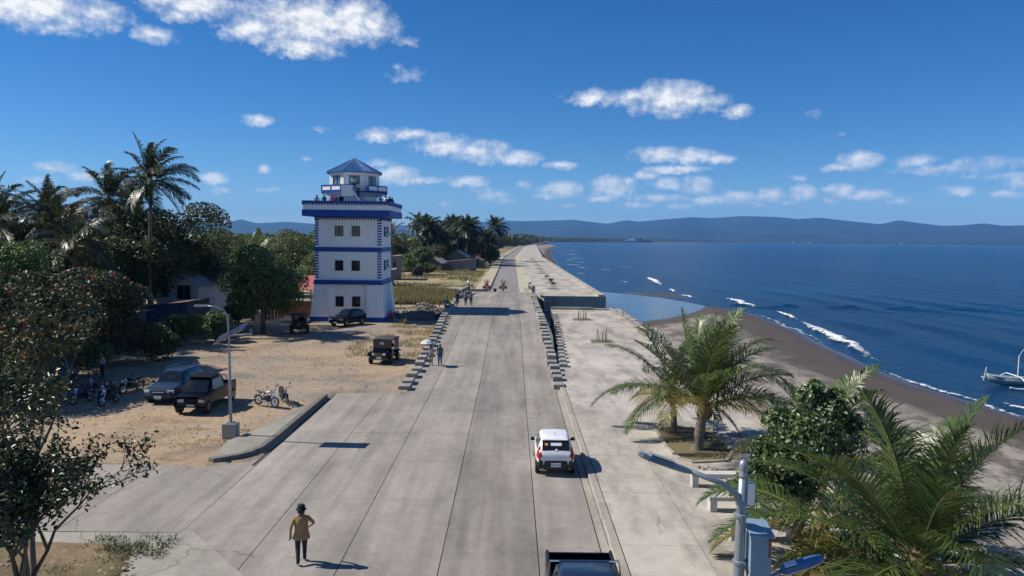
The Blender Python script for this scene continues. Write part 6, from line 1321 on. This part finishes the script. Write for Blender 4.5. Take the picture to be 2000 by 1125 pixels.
hp = tag(empty('debris_row', (-15.0, 99.5, 0)), 'row of dumped stones and concrete pieces along the fence', 'debris')
for i in range(60):
    o = link('rock', RB[i % 6], hp); s = random.uniform(.2, .5); o.scale = (s, s, s * .7); o.rotation_euler = (0, random.uniform(-.5, .5), random.uniform(0, 6)); o.location = (random.uniform(-3.5, 6), random.uniform(-1.0, 1.6), .12)
T = tag(empty('spiky_plant', (-11.9, 85.6, .05)), 'yellow-green spiky plant at the corner of the tower yard', 'plant')
for k in range(26):
    a = k * 2.4; e = R_(25 + (k * 37) % 55); d = Vector((math.cos(a) * math.cos(e), math.sin(a) * math.cos(e), math.sin(e))); s = d.cross(Vector((0, 0, 1))).normalized() * .07; m = d * .5; t = d * 1.0 + Vector((0, 0, -.18))
    MB().add([s * -.5, s * .5, m + s, m - s, t], [(0, 1, 2, 3), (3, 2, 4)]).build('leaf', [G_palmy], T)
for i, (x, y, a, l) in enumerate(((-27.5, 71.3, .35, 5.2), (-26.6, 71.8, .55, 4.6), (-23.6, 70.2, -.05, 6.5))):
    d = Vector((math.cos(a), math.sin(a), 0)) * l / 2; tag(MB().tube([Vector((x, y, .18)) - d, Vector((x, y, .3)) + d], .09, 8).build('pipe', [M_block]), f'{nth(i)} pale pipe lying on the ground under the glossy tree', 'pipe', 'pipes under the tree')
tag(MB().bbox(-1.2, 1.2, -.7, .7, 0, .06).build('plywood_sheet', [mat('plywood', (.36, .31, .25), .9)], None, loc=(-24.2, 86.5, .55)), 'pale board lying beside the open stall', 'board')

# ------------------------------------------------------------------ people
SK = flat('skin_brown', (.20, .115, .075), .6); M_hair = flat('black_hair', (.012, .010, .009), .5)
def cloth(n, c): return mat(n, c, .9, .18, 9, .3, 30, space='obj')
C_tan = cloth('tan_cloth', (.34, .215, .095)); C_den = cloth('dark_denim', (.018, .026, .042)); C_blk = cloth('black_cloth', (.014, .014, .016)); C_whi = cloth('white_cloth', (.6, .6, .6)); C_red = cloth('red_cloth', (.45, .04, .035)); C_teal = cloth('teal_cloth', (.03, .11, .13)); C_pink = mat('flowered_cloth', (.55, .28, .32), .9, col2=(.62, .58, .56), scale=14, space='obj'); C_gry = cloth('grey_cloth', (.16, .18, .21)); C_khk = cloth('khaki_cloth', (.30, .25, .18)); C_blu = cloth('blue_cloth', (.05, .09, .22))
def person(name, loc, rz, label, shirt, trous, H=1.66, legs=((.0, .0), (.0, .0)), arms=(((.0, -.02), (.02, .02)), ((.0, -.02), (.02, .02))), sit=False, hair=True, short=False, lean=0.0, group=None, shoes=None, hands=False, sleeves=True, head=0.0, longhair=False):
    """legs: (knee forward, ankle forward) left and right; arms: elbow (out, forward), wrist (in, forward[, up])"""
    s = H / 1.70; V = []; E = []; R = []; lab = []
    def v(p, r, par=None, l=None):
        V.append(Vector(p) * s); R.append(r * s * (1.32 if l in (2, 3) else 1.15)); i = len(V) - 1
        if par is not None: E.append((par, i)); lab.append(l)
        return i
    zp = .92 if not sit else .48; dz = zp - .92; f = lambda z: lean * (z - .92)
    pel = v((0, 0, zp), .125); sp = v((0, f(1.15), 1.14 + dz), .115, pel, 1); ch = v((0, f(1.36), 1.34 + dz), .135, sp, 1); nk = v((0, f(1.46) + .01, 1.46 + dz), .055, ch, 0); hd = v((0, f(1.55) + .02 + head, 1.56 + dz), .082, nk, 0); tp = v((0, f(1.66) + .015 + head, 1.655 + dz), .078, hd, 0)
    ns = v((0, f(1.56) + .105 + head, 1.565 + dz), .022, hd, 0)
    hand_pos = []
    for k, sx in ((0, -1), (1, 1)):
        (eo, ef), w = arms[k]; wi, wf = w[0], w[1]; wu = w[2] if len(w) > 2 else 0
        sh = v((sx * .185, f(1.38), 1.385 + dz), .062, ch, 1); el = v((sx * (.235 + eo), f(1.1) + ef, 1.12 + dz + abs(ef) * .25 + eo * .4), .045, sh, 1 if sleeves else 0)
        wr = v((sx * (.25 + eo - wi), f(.9) + ef + wf, .88 + dz + wu + abs(ef) * .2), .031, el, 1 if sleeves == 'long' else 0); a, b_ = V[el], V[wr]; d = (b_ - a).normalized(); h1 = b_ / s + d * .09; hnd = v(h1, .034, wr, 0)
        th = v(b_ / s + d * .05 + Vector((-sx * .035, .02, 0)), .013, wr, 0); hand_pos.append((V[hnd], d, sx))
        kf, af = legs[k]; hip = v((sx * .09, 0, zp - .04), .09, pel, 2)
        if sit: kn = v((sx * .12, .42, zp + .02), .062, hip, 2); an = v((sx * .12, .46, .09), .042, kn, 0 if short else 2); to = v((sx * .13, .60, .04), .036, an, 3)
        else: kn = v((sx * .10, kf, .49), .06, hip, 2); an = v((sx * .10, af, .09 + max(0, -af) * .18), .042, kn, 0 if short else 2); to = v((sx * .115, af + .14, .035 + max(0, -af) * .05), .034, an, 3)
    me = bpy.data.meshes.new('person'); me.from_pydata([tuple(p) for p in V], E, []); o = bpy.data.objects.new('person_tmp', me); COL.objects.link(o)
    sm = o.modifiers.new('skin', 'SKIN'); sm.use_smooth_shade = True; me.skin_vertices.new() if not me.skin_vertices else None
    for i, q in enumerate(me.skin_vertices[0].data): q.radius = (R[i], R[i]); q.use_root = (i == 0)
    o.modifiers.new('sub', 'SUBSURF').levels = 1; bpy.context.view_layer.update()
    m2 = bpy.data.meshes.new_from_object(o.evaluated_get(bpy.context.evaluated_depsgraph_get())); bpy.data.objects.remove(o)
    A = np.array([V[a] for a, b_ in E]); B = np.array([V[b_] for a, b_ in E]); ra = np.array([max(R[a], R[b_]) for a, b_ in E]); Lb = np.array(lab); C = np.zeros(len(m2.polygons) * 3); m2.polygons.foreach_get('center', C); C = C.reshape(-1, 3)
    AB = B - A; t = np.clip(((C[:, None] - A[None]) * AB[None]).sum(2) / (AB ** 2).sum(1)[None], 0, 1); D = np.linalg.norm(C[:, None] - (A[None] + AB[None] * t[..., None]), axis=2) / ra[None]
    m2.materials.clear()
    for m in (SK, shirt, trous, shoes or M_black): m2.materials.append(m)
    m2.polygons.foreach_set('material_index', Lb[D.argmin(1)].astype(np.int32)); m2.update()
    if hands:                                              # five unequal bent fingers on each hand, joined to the body mesh
        b = MB()
        for (p, d, sx) in hand_pos:
            u = d.orthogonal().normalized(); w = d.cross(u)
            for j, l in enumerate((.075, .085, .08, .062)): q0 = p + u * (-.027 + j * .018); b.tube([q0, q0 + d * l * .5 + w * .012, q0 + d * l * .85 + w * .035], [.009, .008, .006], 6)
            q0 = p - d * .05 - u * .03; b.tube([q0, q0 - u * .03 + d * .03, q0 - u * .035 + d * .06], [.011, .009, .007], 6)
        import bmesh
        bm = bmesh.new(); bm.from_mesh(m2); tmp = b.mesh('fingers', [SK], True); bm.from_mesh(tmp); bm.to_mesh(m2); bm.free()
    T = tag(link(name, m2, None, loc, rz), label, 'person', group)
    c = V[hd] * .35 + V[tp] * .65
    if hair:
        rings = []; n = 12; low = -.06 if not longhair else -.26
        for a in np.linspace(0, 1, 6):
            ph_ = a * math.pi * .56; rr = .108 * s * math.sin(max(.05, ph_)); z = .115 * s * math.cos(ph_)
            rings.append([(c.x + rr * math.cos(2 * math.pi * j / n), c.y - .015 * s + rr * math.sin(2 * math.pi * j / n) * (1.0 if math.sin(2 * math.pi * j / n) < .3 else .82), c.z + z + (low * s * a ** 3 if math.sin(2 * math.pi * j / n) < .2 else 0)) for j in range(n)])
        MB().loft(rings[::-1]).build('hair', [M_hair], T, True)
    return T, V, c
T, V, c = person('person', (-6.13, 22.3, 0), R_(18), 'man in tan jacket, dark jeans and black hat walking across the road', C_tan, C_den, 1.72, legs=((.10, -.16), (.20, .20)), arms=(((.06, -.06), (.0, .02)), ((.13, .05), (.12, .16, .16))), hair=True, hands=True, sleeves='long')
r_ = lambda z, a, b_, y=0: [(a * math.cos(t), b_ * math.sin(t) + y, z) for t in np.linspace(0, 2 * math.pi, 18, endpoint=False)]
MB().loft([r_(.79, .25, .18, -.02), r_(.82, .255, .185, -.02), r_(.94, .225, .17), r_(1.10, .195, .155), r_(1.28, .205, .155), r_(1.38, .195, .135), r_(1.43, .15, .10, 0), r_(1.47, .085, .075, .01)], cap=False).build('jacket', [C_tan], T, True)
h = MB().lathe([(.158, 1.648), (.162, 1.658), (.12, 1.672), (.112, 1.75), (.102, 1.79), (.05, 1.805), (0, 1.79)], 18, (0, .02, 0)).build('hat', [C_blk], T, True); MB().lathe([(.118, 1.676), (.116, 1.71)], 18, (0, .02, 0)).build('hat_band', [C_gry], h)
z57 = zr(57)
T, V, c = person('person', (-5.95, 56.9, z57), math.pi - .1, 'woman in pink flowered top and shorts holding a white umbrella', C_pink, C_khk, 1.56, legs=((.06, .02), (-.02, -.04)), arms=(((.02, .02), (.05, .10, .02)), ((.06, .10), (.05, .10, .42))), short=True, longhair=True)
um = tag(empty('umbrella', (-6.2, 56.65, z57 + 1.2)), 'white umbrella held above the woman in the flowered top', 'umbrella')
MB().tube([(0, 0, -.2), (0, 0, .75)], .012, 6).build('shaft', [M_rimd], um)
cv = MB(); n = 8; cv.add([(0, 0, .78)] + [(.52 * math.cos(2 * math.pi * k / n) * f, .52 * math.sin(2 * math.pi * k / n) * f, .78 - .30 * f ** 2) for f in (.55, 1) for k in range(n)], [(0, 1 + k, 1 + (k + 1) % n) for k in range(n)] + [(1 + k, 9 + k, 9 + (k + 1) % n, 1 + (k + 1) % n) for k in range(n)]); cv.build('canopy', [C_whi], um)
person('person', (-5.28, 56.95, z57), math.pi + .15, 'woman in teal top and jeans walking beside the white umbrella', C_teal, C_blu, 1.56, legs=((-.03, -.06), (.07, .03)), longhair=True)
zb = zr(96)
for i, (x, y, lb, sh, tr, rz) in enumerate(((-6.75, 95.6, 'leftmost of three dark-clothed men standing on the ramp above the tower shadow', C_blk, C_blk, .3), (-5.75, 96, 'middle of three men standing on the ramp, in brown and black', C_gry, C_blk, -.1), (-5.1, 96.2, 'rightmost of three men standing on the ramp, grey shirt', C_gry, C_blk, .1))):
    person('person', (x, y, zb), rz, lb, sh, tr, 1.68, arms=(((.03, .0), (.03, .04)), ((.03, .0), (.03, .04))))
person('person', (-7.95, 94.2, zb + .0), R_(-60), 'person in dark blue seated on the left guard blocks near the three men', C_blu, C_blk, 1.66, sit=True)
person('person', (-7.75, 90.0, zr(90) - .05), R_(-60), 'person in pale blue shirt seated low on the left guard blocks', cloth('pale_blue_cloth', (.25, .33, .48)), C_den, 1.6, sit=True)
person('person', (-13.75, 87.4, .08), R_(200), 'person in red shirt seated at the right corner of the tower', C_red, C_blk, 1.66, sit=True)
deck = [(-21.75, 86.1, C_gry, 'man in grey shirt standing alone at the left of the tower deck'), (-20.95, 86.2, C_blk, 'short person in black on the tower deck, second from the left'), (-20.1, 86.2, C_red, 'person in red on the tower deck'), (-19.75, 86.5, C_blk, 'person in black beside the red one on the tower deck'),
        (-14.75, 86.4, C_gry, 'first of the crowd at the right end of the tower deck'), (-14.35, 87.6, C_blk, 'second of the crowd at the right end of the tower deck'), (-14.2, 86.3, C_whi, 'person in white in the crowd at the right of the tower deck'), (-14.1, 88.9, C_blk, 'fourth of the crowd along the right rail of the tower deck'), (-14.05, 90.3, C_gry, 'last of the crowd along the right rail of the tower deck')]
for i, (x, y, m, lb) in enumerate(deck): person('person', (x, y, 12.58), random.uniform(-1, 1), lb, m, C_den, 1.62 + .02 * (i % 4), arms=(((.05, .12), (.1, .12, .05)), ((.05, .1), (.1, .12, .05))))
person('person', (-17.75, 86.35, 14.7), .4, 'left of two people in white at the head of the tower stair', C_whi, C_den, 1.66); person('person', (-17.2, 86.3, 14.1), -.3, 'right of two people in white stepping down the tower stair', C_whi, C_den, 1.62, legs=((.1, .06), (0, -.04)))
person('person', (-27.1, 50.8, .1), 2.6, 'person in pale pink top standing in the tree shade at left', C_pink, C_den, 1.6)
# riders coming over the bridge
for i, (x, y, lb) in enumerate(((-4.1, 124.5, 'left'), (-1.45, 125.0, 'right'))):
    z = zr(y); T = motorcycle((x, y, z), math.pi, f'{lb} of two loaded motorcycles coming over the bridge', P_mr, 'motorcycles on the bridge', 0.0)
    for s in (-1, 1): MB().box((s * .42, -.5, .75), (.4, .6, .5), taper=1.15).build('side_basket', [mat('basket', (.33, .17, .10), .9, .3, 8, space='obj')], T)
    bn = MB(); r = random.Random(i)
    for k in range(16): a = r.uniform(-.5, .5); bn.tube([(r.uniform(-.25, .25), -.65, .9), (a, -.7 + r.uniform(-.2, .2), 1.9 + r.uniform(-.2, .25))], .03, 4)
    o = bn.build('bundle', [mat('straw_bundle', (.45, .22, .13), .9, .3, 9, space='obj')], T); o['kind'] = 'stuff'
    person('person', (x, y + .12, z + .32), math.pi, f'rider of the {lb} loaded motorcycle on the bridge', [C_red, C_khk][i], C_den, 1.64, sit=True, arms=(((.08, .22), (.02, .16, .12)), ((.08, .22), (.02, .16, .12))))
tag(MB().lathe([(.0, 0), (.10, .02), (.32, .55), (.0, .58)], 6).build('road_marker', [M_dark], None, loc=(-2.75, 124.8, zr(124.8))), 'small dark inverted cone standing on the bridge between the motorcycles', 'marker')

# ------------------------------------------------------------------ boats, pier
M_boat = mat('boat_white', (.66, .68, .68), .5, .1, 1.5, space='obj'); M_bgrey = mat('boat_green_grey', (.24, .33, .36), .5, .12, 1.5, space='obj')
T = tag(empty('outrigger_boat', (44.9, 63.8, -2.0), R_(-8)), 'white outrigger boat moored off the beach, cut by the right edge', 'boat')
T.scale = (.78, .78, .78); hull = MB(); secs = []
for x, w, zb_, zt in ((-6.4, .04, .55, 1.15), (-5.9, .22, .15, .85), (-4.5, .48, -.15, .70), (-2, .66, -.25, .66), (1, .70, -.25, .66), (4, .60, -.2, .72), (5.6, .3, .1, .85), (6.1, .05, .5, 1.0)): secs.append([(x, -w, zt), (x, -w * .9, zb_ + (zt - zb_) * .45), (x, -w * .3, zb_), (x, w * .3, zb_), (x, w * .9, zb_ + (zt - zb_) * .45), (x, w, zt)])
hull.loft(secs); hull.build('hull', [M_bgrey], T, True)
for s in (-1, 1): MB().tube([(-6.2, s * .08, 1.05), (-5.6, s * .32, .86), (-3.5, s * .58, .72), (0, s * .72, .70), (4, s * .63, .75), (5.8, s * .2, .92)], .05, 6).build('gunwale', [M_boat], T)
for x in (-3.6, -.8, 2.2): MB().tube([(x, -3.2, .02), (x, -2.7, .55), (x, -1.6, .95), (x, 0, .98), (x, 1.6, .95), (x, 2.7, .55), (x, 3.2, .02)], .06, 7).build('outrigger_boom', [M_boat], T)
for s in (-1, 1): MB().tube([(-5.4, s * 3.2, .16), (-4.8, s * 3.2, .03), (0, s * 3.2, 0), (4.2, s * 3.2, .03)], .09, 7).build('float', [M_boat], T)
for x, h in ((-3.2, 2.6), (1.0, 2.6)): MB().tube([(x, 0, .6), (x + .05, 0, h + .5)], .06, 7).build('mast', [M_boat], T)
MB().tube([(-6.6, 0, .3), (-6.35, 0, 1.75)], .05, 6).build('stem_post', [M_boat], T); MB().tube([(-3.2, 0, 3.0), (-2.75, 0, 3.8)], .025, 5).build('aerial', [M_boat], T)
MB().tube([(-3.2, 0, 2.6), (-.9, 0, 1.0)], .012, 4).tube([(-3.2, 0, 2.6), (1.0, 0, 2.7)], .03, 4).build('rigging', [M_rimd], T)
MB().tube([(-.9, .1, 1.9), (-.3, 0, 2.5), (.6, .1, 2.65), (1.6, 0, 2.4)], [.12, .22, .24, .14], 7).build('furled_canopy', [C_blk], T, True)
MB().bbox(-.5, 1.9, -.5, .5, .68, 1.05).build('deck_box', [M_boat], T); MB().lathe([(.32, 0), (.28, .5), (.05, .75)], 8, (-.3, -.1, 1.0)).build('yellow_bundle', [flat('yellow_tarp', (.6, .38, .05), .8)], T); MB().box((.35, -.15, 1.2), (.6, .5, .35)).build('red_bundle', [flat('red_tarp', (.5, .06, .05), .8)], T)
T = tag(empty('ferry', (552, 3560, -2), R_(-12)), 'white ferry moored at the far pier', 'ship'); 
b = MB(); b.loft([[(-42, -7, 0), (-42, 7, 0), (-42, 8, 7), (-42, -8, 7)], [(25, -7, 0), (25, 7, 0), (27, 8, 7.5), (27, -8, 7.5)], [(42, -.5, 1), (42, .5, 1), (46, 1, 9.5), (46, -1, 9.5)]]); b.build('hull', [M_boat], T)
MB().bbox(-34, 12, -6.5, 6.5, 7, 12).bbox(-20, 8, -5.5, 5.5, 12, 16).build('superstructure', [M_boat], T); MB().bbox(-12, -6, -2, 2, 16, 22).build('funnel', [M_blue], T); MB().tube([(2, 0, 16), (2, 0, 25)], .5, 6).build('mast', [M_boat], T)
MB().bbox(-33, 11.5, -6.6, -6.45, 9, 10.6).build('window_band', [M_glassd], T)
tag(MB().prism([(120, 2690), (640, 3560), (640, 3580), (120, 2710)], -4, 1.2).build('pier', [M_wall]), 'long low pier reaching from the coast to the ferry', 'pier')
T = tag(empty('dark_ship', (610, 3580, -2), R_(-12)), 'dark low vessel at the end of the pier beside the ferry', 'ship'); MB().loft([[(-30, -6, 0), (-30, 6, 0), (-30, 6.5, 6), (-30, -6.5, 6)], [(30, -5, 0), (30, 5, 0), (32, 5.5, 7), (32, -5.5, 7)]]).build('hull', [M_rimd], T); MB().bbox(-26, -10, -5, 5, 6, 16).build('deckhouse', [M_rimd], T); MB().tube([(8, 0, 6), (8, 0, 20)], .6, 6).build('mast', [M_rimd], T)
for i, (px, D) in enumerate(((1552, 5200), (1585, 5200), (1762, 6500))):
    d = pix_dir(px, 470); x = d.x / d.y * D; T = tag(empty('far_boat', (x, D, -2)), f'tiny white boat on the far water, {nth(i)} from the left', 'boat', 'far white boats')
    MB().loft([[(-14, -3, 0), (-14, 3, 0), (-14, 3.5, 4), (-14, -3.5, 4)], [(14, -.5, 1), (14, .5, 1), (16, 1, 6), (16, -1, 6)]]).build('hull', [M_boat], T); MB().bbox(-9, 3, -2.5, 2.5, 4, 10).build('cabin', [M_boat], T)
